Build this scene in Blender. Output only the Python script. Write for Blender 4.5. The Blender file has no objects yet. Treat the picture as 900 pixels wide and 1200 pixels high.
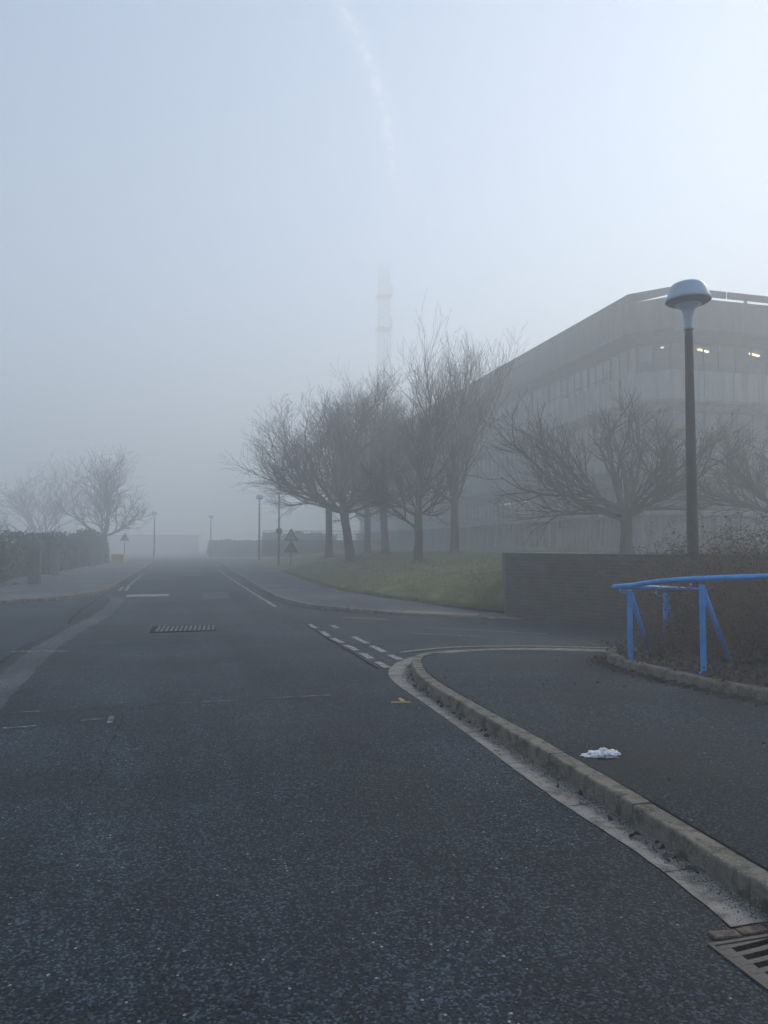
import bpy, bmesh, math, random
from mathutils import Vector, Matrix, noise
R = math.radians
sc = bpy.context.scene
C = sc.collection

# ------------------------------------------------------------------ camera, light, exposure
H = 1.55
cam_d = bpy.data.cameras.new('camera'); cam = bpy.data.objects.new('camera', cam_d); C.objects.link(cam)
cam.location = (0, 0, H)
cam.rotation_euler = (R(90 + 2.645), 0, R(-15.2))
cam_d.sensor_fit = 'VERTICAL'; cam_d.sensor_height = 24.0; cam_d.lens = 24.0 * 866 / 1200
cam_d.clip_start = 0.05; cam_d.clip_end = 3000
sc.camera = cam

SUN_EL, SUN_AZ = 34, 60          # azimuth clockwise from +Y (along the road)
w = bpy.data.worlds.new('World'); sc.world = w; w.use_nodes = True
nt = w.node_tree; bg = nt.nodes['Background']
sky = nt.nodes.new('ShaderNodeTexSky'); sky.sky_type = 'NISHITA'; sky.sun_disc = False
sky.sun_elevation = R(SUN_EL); sky.sun_rotation = R(SUN_AZ); sky.dust_density = 0.0; sky.air_density = 1.0; sky.ozone_density = 2.5
nt.links.new(sky.outputs[0], bg.inputs[0]); bg.inputs[1].default_value = 0.095
sl = bpy.data.lights.new('sun', 'SUN'); sl.energy = 2.5; sl.angle = R(14); sl.color = (1.0, 0.91, 0.77)
sun = bpy.data.objects.new('sun', sl); C.objects.link(sun); sun.location = (20, 20, 60)
d = Vector((math.sin(R(SUN_AZ)) * math.cos(R(SUN_EL)), math.cos(R(SUN_AZ)) * math.cos(R(SUN_EL)), math.sin(R(SUN_EL))))
sun.rotation_euler = d.to_track_quat('Z', 'Y').to_euler()
vs = sc.view_settings
vs.view_transform = 'Standard'; vs.look = 'None'; vs.gamma = 1.0; vs.exposure = 0.82; vs.use_curve_mapping = False
sc.cycles.volume_bounces = 10; sc.cycles.max_bounces = 12; sc.cycles.transparent_max_bounces = 12
sc.cycles.use_denoising = True
HAZE = 0.0132

# ------------------------------------------------------------------ materials
def newmat(name):
    m = bpy.data.materials.new(name); m.use_nodes = True
    n = m.node_tree.nodes; l = m.node_tree.links
    return m, n, l, n['Principled BSDF']
def noise_node(n, l, vec, scale, detail=6, rough=0.55):
    t = n.new('ShaderNodeTexNoise'); t.inputs['Scale'].default_value = scale
    t.inputs['Detail'].default_value = detail; t.inputs['Roughness'].default_value = rough
    if vec is not None: l.new(vec, t.inputs['Vector'])
    return t.outputs['Fac']
def ramp(n, l, fac, stops):
    r = n.new('ShaderNodeValToRGB'); l.new(fac, r.inputs[0])
    e = r.color_ramp.elements
    while len(e) < len(stops): e.new(0.5)
    for k, (p, c) in enumerate(stops):
        e[k].position = p; e[k].color = (c[0], c[1], c[2], 1) if hasattr(c, '__len__') else (c, c, c, 1)
    return r.outputs[0]
def mix(n, l, fac, a, b, mode='MIX'):
    m = n.new('ShaderNodeMix'); m.data_type = 'RGBA'; m.blend_type = mode
    if hasattr(fac, 'links'): l.new(fac, m.inputs[0])
    else: m.inputs[0].default_value = fac
    for s, v in ((6, a), (7, b)):
        if hasattr(v, 'links'): l.new(v, m.inputs[s])
        else: m.inputs[s].default_value = (v[0], v[1], v[2], 1)
    return m.outputs[2]
def bump(n, l, b, h, strength, dist=0.01):
    bn = n.new('ShaderNodeBump'); bn.inputs['Strength'].default_value = strength; bn.inputs['Distance'].default_value = dist
    l.new(h, bn.inputs['Height']); l.new(bn.outputs[0], b.inputs['Normal'])
def coords(n, l, scale=None, out='Object'):
    tc = n.new('ShaderNodeTexCoord'); v = tc.outputs[out]
    if scale:
        mp = n.new('ShaderNodeMapping'); mp.inputs['Scale'].default_value = scale; l.new(v, mp.inputs[0]); v = mp.outputs[0]
    return v
def plain(name, c1, c2, scale=20, rough=0.8, bstr=0.3, bdist=0.01, metallic=0.0, vscale=None, lo=0.35, hi=0.65, spec=0.5):
    m, n, l, b = newmat(name); v = coords(n, l, vscale)
    f = noise_node(n, l, v, scale)
    l.new(ramp(n, l, f, [(lo, c1), (hi, c2)]), b.inputs['Base Color'])
    b.inputs['Roughness'].default_value = rough; b.inputs['Metallic'].default_value = metallic
    b.inputs['Specular IOR Level'].default_value = spec
    if bstr: bump(n, l, b, f, bstr, bdist)
    return m
def asphalt(name, dark, mid, big=0.5, speck=0.18, rough=0.75, tint=(1, 1, 1), bs=0.7, tracks=False, patches=0.5):
    m, n, l, b = newmat(name); v = coords(n, l)
    vo = n.new('ShaderNodeTexVoronoi'); vo.inputs['Scale'].default_value = 98; l.new(v, vo.inputs['Vector'])
    sc0 = n.new('ShaderNodeSeparateColor'); l.new(vo.outputs['Color'], sc0.inputs[0])
    stone = ramp(n, l, sc0.outputs[2], [(0.15, tuple(.3 * c for c in dark)), (0.72, mid), (1.0, tuple(4.0 * c for c in mid))])
    fine = noise_node(n, l, v, 110, 4, 0.75)
    col = mix(n, l, 0.35, stone, ramp(n, l, fine, [(0.38, tuple(.6 * c for c in dark)), (0.62, tuple(1.5 * c for c in mid))]))
    # pale chippings standing in the binder
    v2 = n.new('ShaderNodeTexVoronoi'); v2.inputs['Scale'].default_value = 42; l.new(v, v2.inputs['Vector'])
    sx = n.new('ShaderNodeSeparateColor'); l.new(v2.outputs['Color'], sx.inputs[0])
    g1 = n.new('ShaderNodeMath'); g1.operation = 'GREATER_THAN'; l.new(sx.outputs[0], g1.inputs[0]); g1.inputs[1].default_value = 0.972
    g2 = n.new('ShaderNodeMath'); g2.operation = 'LESS_THAN'; l.new(v2.outputs['Distance'], g2.inputs[0]); g2.inputs[1].default_value = 0.26
    g = n.new('ShaderNodeMath'); g.operation = 'MULTIPLY'; l.new(g1.outputs[0], g.inputs[0]); l.new(g2.outputs[0], g.inputs[1])
    col = mix(n, l, g.outputs[0], col, (speck, speck, speck * 1.02))
    # worn and dusty areas
    nb = noise_node(n, l, v, big, 6, 0.6)
    col = mix(n, l, ramp(n, l, nb, [(0.38, 1 - patches), (0.66, 1.0)]), tuple(0.55 * a for a in (1, 1, 1)), (1.15, 1.15, 1.15)) if False else \
        mix(n, l, 1.0, col, ramp(n, l, nb, [(0.36, tuple(max(.45, 1 - 0.35 * patches) * t for t in tint)), (0.64, tuple((1 + 0.55 * patches) * t for t in tint))]), 'MULTIPLY')
    # paler dry, dusty patches with broken edges
    n2 = noise_node(n, l, v, 0.42, 9, 0.62); n3 = noise_node(n, l, v, 7, 4, .7)
    ad = n.new('ShaderNodeMath'); ad.operation = 'MULTIPLY_ADD'; l.new(n3, ad.inputs[0]); ad.inputs[1].default_value = .18; l.new(n2, ad.inputs[2])
    col = mix(n, l, 1.0, col, ramp(n, l, ad.outputs[0], [(0.50, (1.0,) * 3), (0.70, (1.65,) * 3)]), 'MULTIPLY')
    if tracks:                       # long worn streaks in the driving direction
        vt = coords(n, l, (1.1, 0.05, 1))
        nt_ = noise_node(n, l, vt, 1.6, 4, 0.6)
        col = mix(n, l, 1.0, col, ramp(n, l, nt_, [(0.35, (0.84,) * 3), (0.65, (1.2,) * 3)]), 'MULTIPLY')
    l.new(col, b.inputs['Base Color'])
    rr = n.new('ShaderNodeMapRange'); l.new(nb, rr.inputs[0]); rr.inputs[1].default_value = .35; rr.inputs[2].default_value = .65
    rr.inputs[3].default_value = rough - 0.12; rr.inputs[4].default_value = rough + 0.1; l.new(rr.outputs[0], b.inputs['Roughness'])
    b.inputs['Specular IOR Level'].default_value = 0.24
    hh = n.new('ShaderNodeMath'); hh.operation = 'SUBTRACT'; l.new(fine, hh.inputs[0]); l.new(vo.outputs['Distance'], hh.inputs[1])
    bump(n, l, b, hh.outputs[0], bs * 1.1, 0.005)
    return m
def concrete(name, c, stain=0.5, rough=0.9, streak=True, moss=None, scale=6.0, speck=False):
    m, n, l, b = newmat(name); v = coords(n, l)
    f = noise_node(n, l, v, scale, 8, 0.65)
    col = ramp(n, l, f, [(0.3, tuple(x * (1 - 0.4 * stain) for x in c)), (0.7, tuple(x * (1 + 0.2 * stain) for x in c))])
    if streak:
        sv = coords(n, l, (1.2, 1.2, 0.12)); s = noise_node(n, l, sv, 2.2, 7, 0.7)
        col = mix(n, l, 1.0, col, ramp(n, l, s, [(0.38, (0.58,) * 3), (0.5, (0.95,) * 3), (0.64, (1.2,) * 3)]), 'MULTIPLY')
    if moss:
        mf = noise_node(n, l, v, 9, 7, 0.7)
        col = mix(n, l, ramp(n, l, mf, [(0.48, 0.0), (0.62, 0.85)]), col, moss)
    fn = noise_node(n, l, v, 140, 3, 0.6)
    col = mix(n, l, 1.0, col, ramp(n, l, fn, [(0.3, (0.7,) * 3), (0.6, (1.1,) * 3)]), 'MULTIPLY')
    if speck:
        v2 = n.new('ShaderNodeTexVoronoi'); v2.inputs['Scale'].default_value = 70; l.new(v, v2.inputs['Vector'])
        sx = n.new('ShaderNodeSeparateColor'); l.new(v2.outputs['Color'], sx.inputs[0])
        g1 = n.new('ShaderNodeMath'); g1.operation = 'GREATER_THAN'; l.new(sx.outputs[1], g1.inputs[0]); g1.inputs[1].default_value = 0.9
        g2 = n.new('ShaderNodeMath'); g2.operation = 'LESS_THAN'; l.new(v2.outputs['Distance'], g2.inputs[0]); g2.inputs[1].default_value = 0.3
        g = n.new('ShaderNodeMath'); g.operation = 'MULTIPLY'; l.new(g1.outputs[0], g.inputs[0]); l.new(g2.outputs[0], g.inputs[1])
        col = mix(n, l, g.outputs[0], col, (0.32, 0.31, 0.29))
    l.new(col, b.inputs['Base Color']); b.inputs['Roughness'].default_value = rough
    b.inputs['Specular IOR Level'].default_value = 0.3
    bump(n, l, b, fn, 0.5, 0.004)
    return m
M = {}
M['road'] = asphalt('road_asphalt', (0.005, 0.0075, 0.010), (0.020, 0.0275, 0.0345), 0.6, 0.22, 0.86, tracks=True, patches=0.6)
M['pave'] = asphalt('pavement_asphalt', (0.004, 0.006, 0.008), (0.0155, 0.022, 0.027), 0.8, 0.18, 0.88, bs=0.8, patches=1.1)
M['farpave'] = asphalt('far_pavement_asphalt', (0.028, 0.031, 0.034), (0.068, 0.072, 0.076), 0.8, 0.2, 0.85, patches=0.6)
M['patch'] = asphalt('worn_patch_asphalt', (0.024, 0.029, 0.035), (0.050, 0.056, 0.064), 1.2, 0.22, 0.8, patches=0.6)
M['seal'] = plain('dark_joint_tar', (0.003, 0.004, 0.005), (0.008, 0.009, 0.011), 30, 0.95, spec=.05)
M['kerb'] = concrete('kerb_concrete', (0.21, 0.185, 0.15), 0.9, 0.9, False, (0.050, 0.044, 0.030), 7, True)
M['gutter'] = concrete('gutter_concrete', (0.29, 0.265, 0.24), 0.6, 0.88, False, (0.11, 0.1, 0.088), 5, True)
M['conc'] = concrete('building_concrete', (0.29, 0.305, 0.31), 0.6, 0.9, True)
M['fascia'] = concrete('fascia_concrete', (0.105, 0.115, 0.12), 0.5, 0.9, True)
M['ribs'] = concrete('ribbed_concrete', (0.27, 0.27, 0.255), 0.5, 0.9, True)
M['pillar'] = concrete('pillar_concrete', (0.16, 0.16, 0.15), 0.6, 0.9, True)
M['litterwhite'] = plain('crumpled_tissue', (0.78, 0.80, 0.82), (0.86, 0.87, 0.88), 40, 0.9)
def paint(name, c, thr=(0.42, 0.50), under=(0.05, 0.055, 0.062)):
    m, n, l, b = newmat(name); v = coords(n, l)
    f = noise_node(n, l, v, 16, 9, 0.75); a = ramp(n, l, f, [(thr[0], 0.0), (thr[1], 1.0)])
    l.new(mix(n, l, a, under, c), b.inputs['Base Color']); b.inputs['Roughness'].default_value = 0.75
    return m
M['white'] = paint('worn_white_paint', (0.36, 0.36, 0.355), (0.44, 0.52))
M['faint'] = paint('faint_white_paint', (0.34, 0.34, 0.33), (0.50, 0.60))
M['yellow'] = paint('worn_yellow_paint', (0.42, 0.30, 0.07), (0.36, 0.44))
M['paleyellow'] = paint('faded_yellow_line', (0.30, 0.27, 0.19), (0.4, 0.5))
M['bark'] = plain('bark', (0.022, 0.02, 0.019), (0.055, 0.052, 0.047), 14, 0.95, 0.8, 0.02, vscale=(1, 1, 0.3))
M['twig'] = plain('twig_bark', (0.018, 0.016, 0.015), (0.036, 0.032, 0.029), 9, 0.95, 0)
M['twigbrown'] = plain('shrub_twig', (0.06, 0.040, 0.028), (0.24, 0.155, 0.105), 7, 0.9, 0)
M['leafgreen'] = plain('shrub_leaf', (0.05, 0.068, 0.03), (0.12, 0.13, 0.06), 5, 0.7, 0)
M['leafbrown'] = plain('dead_leaf', (0.04, 0.024, 0.015), (0.15, 0.085, 0.05), 4, 0.85, 0)
M['hedge'] = plain('hedge_leaf', (0.022, 0.038, 0.022), (0.05, 0.078, 0.042), 3, 0.75, 0)
M['soil'] = plain('dark_soil', (0.012, 0.010, 0.008), (0.045, 0.035, 0.026), 18, 0.95, 1.0, 0.03)
M['grass'] = plain('grass_turf', (0.095, 0.108, 0.026), (0.20, 0.195, 0.055), 1.4, 0.95, 0.8, 0.03)
M['blade'] = plain('grass_blade', (0.10, 0.118, 0.030), (0.21, 0.205, 0.065), 2.0, 0.8, 0)
M['field'] = plain('ground_earth', (0.05, 0.06, 0.03), (0.09, 0.09, 0.05), 0.8, 0.95, 0.4)
M['blue'] = plain('blue_gloss_paint', (0.03, 0.28, 0.76), (0.045, 0.34, 0.84), 6, 0.33, 0.05, 0.002, lo=0.3, hi=0.7)
_b = M['blue'].node_tree; _bp = _b.nodes['Principled BSDF']; _src = _bp.inputs['Base Color'].links[0].from_socket
_v = coords(_b.nodes, _b.links); _c = mix(_b.nodes, _b.links, ramp(_b.nodes, _b.links, noise_node(_b.nodes, _b.links, _v, 22, 7, .75), [(.60, 0.0), (.66, .8)]), _src, (.07, .045, .03))
_c = mix(_b.nodes, _b.links, 1.0, _c, ramp(_b.nodes, _b.links, noise_node(_b.nodes, _b.links, _v, 3.5, 6, .7), [(.35, (.72,) * 3), (.6, (1.05,) * 3)]), 'MULTIPLY'); _b.links.new(_c, _bp.inputs['Base Color'])
M['post'] = plain('lamp_post_paint', (0.040, 0.033, 0.033), (0.062, 0.052, 0.050), 9, 0.6, 0.15, vscale=(1, 1, 0.2))
M['lampblue'] = plain('pale_blue_enamel', (0.30, 0.40, 0.53), (0.36, 0.47, 0.60), 5, 0.4, 0.02)
M['lampunder'] = plain('lamp_reflector_grey', (0.13, 0.17, 0.22), (0.17, 0.21, 0.26), 5, 0.55, 0.0)
M['iron'] = plain('cast_iron', (0.055, 0.050, 0.046), (0.095, 0.085, 0.078), 60, 0.6, 0.4, 0.002, metallic=0.35)
M['black'] = plain('drain_dark', (0.004, 0.004, 0.004), (0.008, 0.008, 0.008), 10, 0.9, 0)
M['frame'] = plain('window_frame_metal', (0.02, 0.022, 0.025), (0.035, 0.038, 0.04), 4, 0.5, 0)
M['blind'] = plain('pale_blind', (0.22, 0.25, 0.30), (0.40, 0.43, 0.48), 1.3, 0.9, 0, vscale=(2, 2, .2))
M['room'] = plain('room_wall', (0.07, 0.075, 0.08), (0.12, 0.125, 0.13), 0.4, 0.9, 0)
M['metalgrey'] = plain('galvanised_grey', (0.09, 0.095, 0.10), (0.14, 0.145, 0.15), 6, 0.6, 0.1, metallic=0.3)
M['signback'] = plain('sign_back_grey', (0.10, 0.105, 0.11), (0.13, 0.135, 0.14), 6, 0.6, 0)
M['signred'] = plain('sign_red', (0.16, 0.02, 0.02), (0.20, 0.03, 0.03), 6, 0.6, 0)
M['signwhite'] = plain('sign_white', (0.28, 0.28, 0.28), (0.36, 0.36, 0.36), 6, 0.6, 0)
M['bin'] = plain('yellow_plastic', (0.55, 0.36, 0.02), (0.65, 0.43, 0.03), 6, 0.5, 0)
M['farwall'] = plain('far_render', (0.35, 0.35, 0.34), (0.45, 0.45, 0.43), 0.5, 0.9, 0)
M['farroof'] = plain('far_roof', (0.12, 0.12, 0.12), (0.18, 0.18, 0.18), 0.5, 0.9, 0)
def emit(name, c, s):
    m, n, l, b = newmat(name); b.inputs['Base Color'].default_value = (*c, 1)
    b.inputs['Emission Color'].default_value = (*c, 1); b.inputs['Emission Strength'].default_value = s
    return m
M['warm'] = emit('warm_tube_light', (1.0, 0.66, 0.30), 3.5)
M['cool'] = emit('cool_tube_light', (0.85, 0.93, 1.0), 1.1)
def glassmat():
    m, n, l, b = newmat('window_glass')
    b.inputs['Base Color'].default_value = (0.05, 0.06, 0.07, 1); b.inputs['Roughness'].default_value = 0.06
    tr = n.new('ShaderNodeBsdfTransparent'); tr.inputs[0].default_value = (0.72, 0.78, 0.82, 1)
    fr = n.new('ShaderNodeFresnel'); fr.inputs[0].default_value = 1.75; ge = n.new('ShaderNodeNewGeometry'); mm = n.new('ShaderNodeMath'); mm.operation = 'SUBTRACT'; mm.use_clamp = True; l.new(fr.outputs[0], mm.inputs[0]); l.new(ge.outputs['Backfacing'], mm.inputs[1])
    gl = n.new('ShaderNodeBsdfGlossy'); gl.inputs['Roughness'].default_value = 0.05
    mx = n.new('ShaderNodeMixShader'); l.new(mm.outputs[0], mx.inputs[0]); l.new(tr.outputs[0], mx.inputs[1]); l.new(gl.outputs[0], mx.inputs[2])
    l.new(mx.outputs[0], n['Material Output'].inputs['Surface']); return m
M['glass'] = glassmat()
def brickmat():
    m, n, l, b = newmat('dark_brick'); tc = n.new('ShaderNodeTexCoord')
    br = n.new('ShaderNodeTexBrick'); l.new(tc.outputs['UV'], br.inputs['Vector'])
    br.inputs['Scale'].default_value = 1.0; br.inputs['Brick Width'].default_value = 0.225; br.inputs['Row Height'].default_value = 0.075
    br.inputs['Mortar Size'].default_value = 0.006; br.inputs['Color1'].default_value = (0.040, 0.029, 0.027, 1)
    br.inputs['Color2'].default_value = (0.062, 0.045, 0.040, 1); br.inputs['Mortar'].default_value = (0.09, 0.085, 0.082, 1)
    v = coords(n, l); f = noise_node(n, l, v, 2.5, 7, 0.7)
    col = mix(n, l, 1.0, br.outputs['Color'], ramp(n, l, f, [(0.3, (0.65,) * 3), (0.7, (1.2,) * 3)]), 'MULTIPLY')
    l.new(col, b.inputs['Base Color']); b.inputs['Roughness'].default_value = 0.9
    bump(n, l, b, br.outputs['Fac'], -0.4, 0.006)
    return m
M['brick'] = brickmat()

# ------------------------------------------------------------------ mesh helpers
class MB:
    def __init__(s): s.v = []; s.f = []; s.uv = None; s.mi = []
    def add(s, vs, fs, mi=0):
        o = len(s.v); s.v.extend(vs); s.f.extend([tuple(i + o for i in f) for f in fs]); s.mi.extend([mi] * len(fs))
    def box(s, c, size, rot=None, mi=0, taper=1.0):
        x, y, z = size[0] / 2, size[1] / 2, size[2] / 2
        p = [Vector((a * x * (taper if k else 1), b * y * (taper if k else 1), (1 if k else -1) * z)) for k in (0, 1) for a, b in ((-1, -1), (1, -1), (1, 1), (-1, 1))]
        if rot is not None: p = [rot @ q for q in p]
        c = Vector(c)
        s.add([tuple(q + c) for q in p], [(3, 2, 1, 0), (4, 5, 6, 7), (0, 1, 5, 4), (1, 2, 6, 5), (2, 3, 7, 6), (3, 0, 4, 7)], mi)
    def tube(s, pts, rad, n=8, caps=True, mi=0):
        pts = [Vector(p) for p in pts]
        if not hasattr(rad, '__len__'): rad = [rad] * len(pts)
        t = (pts[1] - pts[0]).normalized()
        a = t.orthogonal().normalized(); o = len(s.v); k = len(pts)
        for i, p in enumerate(pts):
            if i == 0: t2 = pts[1] - pts[0]
            elif i == k - 1: t2 = pts[-1] - pts[-2]
            else: t2 = (pts[i + 1] - pts[i - 1])
            t2 = t2.normalized() if t2.length > 1e-9 else t
            a = (a - t2 * a.dot(t2)); a = a.normalized() if a.length > 1e-6 else t2.orthogonal().normalized()
            b = t2.cross(a)
            for j in range(n):
                an = 2 * math.pi * j / n
                s.v.append(tuple(p + (a * math.cos(an) + b * math.sin(an)) * rad[i]))
        c = 0
        for i in range(k - 1):
            for j in range(n):
                q = o + i * n; j2 = (j + 1) % n
                s.f.append((q + j, q + j2, q + n + j2, q + n + j)); s.mi.append(mi)
        if caps:
            s.f.append(tuple(o + j for j in reversed(range(n)))); s.mi.append(mi)
            s.f.append(tuple(o + (k - 1) * n + j for j in range(n))); s.mi.append(mi)
    def lathe(s, prof, c=(0, 0, 0), n=32, mi=0):
        o = len(s.v); k = len(prof)
        for r, z in prof:
            for j in range(n):
                an = 2 * math.pi * j / n; s.v.append((c[0] + r * math.cos(an), c[1] + r * math.sin(an), c[2] + z))
        for i in range(k - 1):
            for j in range(n):
                j2 = (j + 1) % n; s.f.append((o + i * n + j, o + i * n + j2, o + (i + 1) * n + j2, o + (i + 1) * n + j)); s.mi.append(mi)
    def build(s, name, mat, parent=None, smooth=False, bevel=0, wd=False):
        me = bpy.data.meshes.new(name); me.from_pydata(s.v, [], s.f)
        mats = mat if isinstance(mat, (list, tuple)) else [mat]
        for m in mats: me.materials.append(m)
        if len(mats) > 1: me.polygons.foreach_set('material_index', s.mi)
        if s.uv:
            ul = me.uv_layers.new(name='UVMap')
            for li, lp in enumerate(me.loops): ul.data[li].uv = s.uv[lp.vertex_index]
        if smooth: me.polygons.foreach_set('use_smooth', [True] * len(me.polygons))
        me.update()
        o = bpy.data.objects.new(name, me); C.objects.link(o)
        if parent: o.parent = parent
        if bevel:
            b = o.modifiers.new('bevel', 'BEVEL'); b.width = bevel; b.segments = 2; b.limit_method = 'ANGLE'; b.angle_limit = R(40)
        return o
def tag(o, label=None, cat=None, group=None, kind=None):
    if label: o['label'] = label
    if cat: o['category'] = cat
    if group: o['group'] = group
    if kind: o['kind'] = kind
    return o
def empty(name, loc, rz=0):
    o = bpy.data.objects.new(name, None); C.objects.link(o); o.location = loc; o.rotation_euler = (0, 0, rz); o.empty_display_size = 0.2
    return o
def struct(name, mb, mat, label=None, cat=None, **kw):
    o = mb.build(name, mat, **kw); tag(o, label, cat, None, 'structure'); return o
def copy_tree(o, parent=None):
    c = o.copy(); C.objects.link(c); c.parent = parent
    for ch in [x for x in bpy.data.objects if x.parent == o]: copy_tree(ch, c)
    return c
def resample(path, step):
    """Catmull-Rom through path, resampled about every step metres."""
    P = [Vector((p[0], p[1], p[2] if len(p) > 2 else 0)) for p in path]; out = []
    for i in range(len(P) - 1):
        p0 = P[max(i - 1, 0)]; p1 = P[i]; p2 = P[i + 1]; p3 = P[min(i + 2, len(P) - 1)]
        m1 = (p2 - p0) * 0.5; m2 = (p3 - p1) * 0.5
        ln = (p2 - p1).length
        if (p1 - p0).length > 1e-6: m1 = m1.normalized() * ln
        if (p3 - p2).length > 1e-6: m2 = m2.normalized() * ln
        n = max(1, int(ln / step))
        for k in range(n):
            t = k / n; t2 = t * t; t3 = t2 * t
            out.append(p1 * (2 * t3 - 3 * t2 + 1) + m1 * (t3 - 2 * t2 + t) + p2 * (-2 * t3 + 3 * t2) + m2 * (t3 - t2))
    out.append(P[-1]); return out
def normals(P):
    N = []
    for i in range(len(P)):
        t = (P[min(i + 1, len(P) - 1)] - P[max(i - 1, 0)]); t.z = 0; t.normalize()
        N.append(Vector((t.y, -t.x, 0)))          # to the right of travel
    return N
def sweep(mb, P, prof, closed_caps=True, uv=False, hfun=None, mi=0):
    """profile: list of (offset to the right, z)."""
    N = normals(P); o = len(mb.v); k = len(prof); s = 0
    if uv and mb.uv is None: mb.uv = [(0, 0)] * len(mb.v)
    cum = [0]
    for a, b in zip(prof, prof[1:]): cum.append(cum[-1] + math.hypot(a[0] - b[0], a[1] - b[1]))
    for i, p in enumerate(P):
        if i: s += (P[i] - P[i - 1]).length
        hs = hfun(p) if hfun else 1.0
        # miter
        m = 1.0
        if 0 < i < len(P) - 1:
            t1 = (P[i] - P[i - 1]).normalized(); t2 = (P[i + 1] - P[i]).normalized()
            cc = math.sqrt(max(0.2, (1 + t1.dot(t2)) / 2)); m = 1 / cc
        for j, (a, z) in enumerate(prof):
            q = p + N[i] * a * m; mb.v.append((q.x, q.y, p.z + z * hs))
            if uv: mb.uv.append((s, cum[j]))
    for i in range(len(P) - 1):
        for j in range(k - 1):
            q = o + i * k + j; mb.f.append((q, q + 1, q + k + 1, q + k)); mb.mi.append(mi)
    if closed_caps:
        mb.f.append(tuple(o + j for j in reversed(range(k)))); mb.mi.append(mi)
        mb.f.append(tuple(o + (len(P) - 1) * k + j for j in range(k))); mb.mi.append(mi)
def lerp_poly(tab, y):
    if y <= tab[0][0]: return tab[0][1]
    for (a, xa), (b, xb) in zip(tab, tab[1:]):
        if y <= b: return xa + (xb - xa) * (y - a) / (b - a)
    return tab[-1][1]

# ------------------------------------------------------------------ ground and road
HOLE = (1.985, 2.415, 2.08, 2.515)
def grid_sheet(xs, ys, z, hole=True):
    mb = MB()
    for y in ys:
        for x in xs: mb.v.append((x, y, z))
    nx = len(xs)
    for j in range(len(ys) - 1):
        for i in range(nx - 1):
            cx = (xs[i] + xs[i + 1]) / 2; cy = (ys[j] + ys[j + 1]) / 2
            if hole and HOLE[0] < cx < HOLE[1] and HOLE[2] < cy < HOLE[3]: continue
            q = j * nx + i; mb.f.append((q, q + 1, q + nx + 1, q + nx)); mb.mi.append(0)
    return mb
struct('ground', grid_sheet([-900, HOLE[0], HOLE[1], 900], [-900, HOLE[2], HOLE[3], 900], -0.05), M['field'])
struct('road', grid_sheet([-60, HOLE[0], HOLE[1], 24], [-14, HOLE[2], HOLE[3], 84], 0.0), M['road'])
cr = MB(); cr.add([(-140, 84, 0), (140, 84, 0), (140, 93, 0), (-140, 93, 0)], [(0, 1, 2, 3)]); struct('cross_road', cr, M['road'])

# near right kerb: face foot line
KERB = [(2.15, -7), (2.25, -3), (2.34, 0), (2.39, 2.75), (2.43, 3.81), (2.46, 5.2), (2.48, 6.5), (2.52, 7.6), (2.66, 8.5), (2.95, 9.35), (3.42, 9.95), (4.26, 10.32), (5.24, 10.08), (6.25, 9.53), (8.0, 8.3), (12, 5.0)]
KP = resample(KERB, 0.12)
def khf(p):     # the kerb drops to the carriageway round the corner
    t = max(0.0, min(1.0, (p.x - 2.75) / 1.2)) if p.y > 8 else 0.0
    t = t * t * (3 - 2 * t); return 1.0 - 0.86 * t
rng = random.Random(4)
kb = MB(); acc = 0; start = 0; L = 0.915
i = 0
while i < len(KP) - 1:
    seg = [KP[i]]; s = 0; j = i; lim = L if KP[i].y < 7.4 else 0.42
    while j < len(KP) - 1 and s < lim: s += (KP[j + 1] - KP[j]).length; j += 1; seg.append(KP[j].copy())
    dz = rng.uniform(-0.006, 0.006); dx = rng.uniform(-0.004, 0.004)
    seg = [q.copy() for q in seg]
    t0 = (seg[1] - seg[0]).normalized(); t1 = (seg[-1] - seg[-2]).normalized()
    seg[0] += t0 * 0.0045; seg[-1] -= t1 * 0.0045
    prof = [(0.0 + dx, -0.05), (0.002 + dx, 0.02), (0.006 + dx, 0.096 + dz), (0.009 + dx, 0.106 + dz), (0.014 + dx, 0.111 + dz), (0.022 + dx, 0.114 + dz), (0.125, 0.115 + dz), (0.128, 0.112), (0.13, -0.05)]
    sweep(kb, seg, prof, hfun=khf)
    i = j
# chipped, worn arrises
kb.v = [(x + 0.004 * noise.noise(Vector((x * 14, y * 14, z * 14))), y + 0.003 * noise.noise(Vector((x * 9 + 5, y * 9, z * 9))), z + (0.004 * noise.noise(Vector((x * 11, y * 11 + 3, 0))) if z > 0.01 else 0)) for x, y, z in kb.v]
struct('kerb', kb, M['kerb'], smooth=False)
# joint tar between kerb and pavement is the pavement's own edge; gutter strip of concrete channel blocks
GUT = [(2.02, -7), (2.07, -3), (2.13, 0), (2.17, 2.02), None]
gutL = [(2.0, -7), (2.08, -3), (2.12, 0), (2.14, 1.5), (2.15, 2.05)]
gutN = [(2.17, 2.60), (2.23, 3.24), (2.22, 4.28), (2.27, 5.52), (2.31, 6.9), (2.34, 8.15), (2.46, 8.85), (2.76, 9.50), (3.2, 10.0), (3.9, 10.40), (5.3, 10.28), (6.4, 9.70)]
def strip(mb, left, rightfun, z, step=0.1, gaps=None, mi=0):
    P = resample(left, step); o = len(mb.v)
    for p in P:
        r = rightfun(p); w_ = 0.008 * noise.noise(Vector((p.x * 6, p.y * 6, 1)))
        mb.v.append((p.x + w_, p.y, z)); mb.v.append((r.x, r.y, z))
    for i in range(len(P) - 1):
        mb.f.append((o + 2 * i, o + 2 * i + 1, o + 2 * i + 3, o + 2 * i + 2)); mb.mi.append(mi)
def nearest_kerb(p):
    q = min(KP, key=lambda k: (k - p).length_squared); return q
gm = MB()
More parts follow.
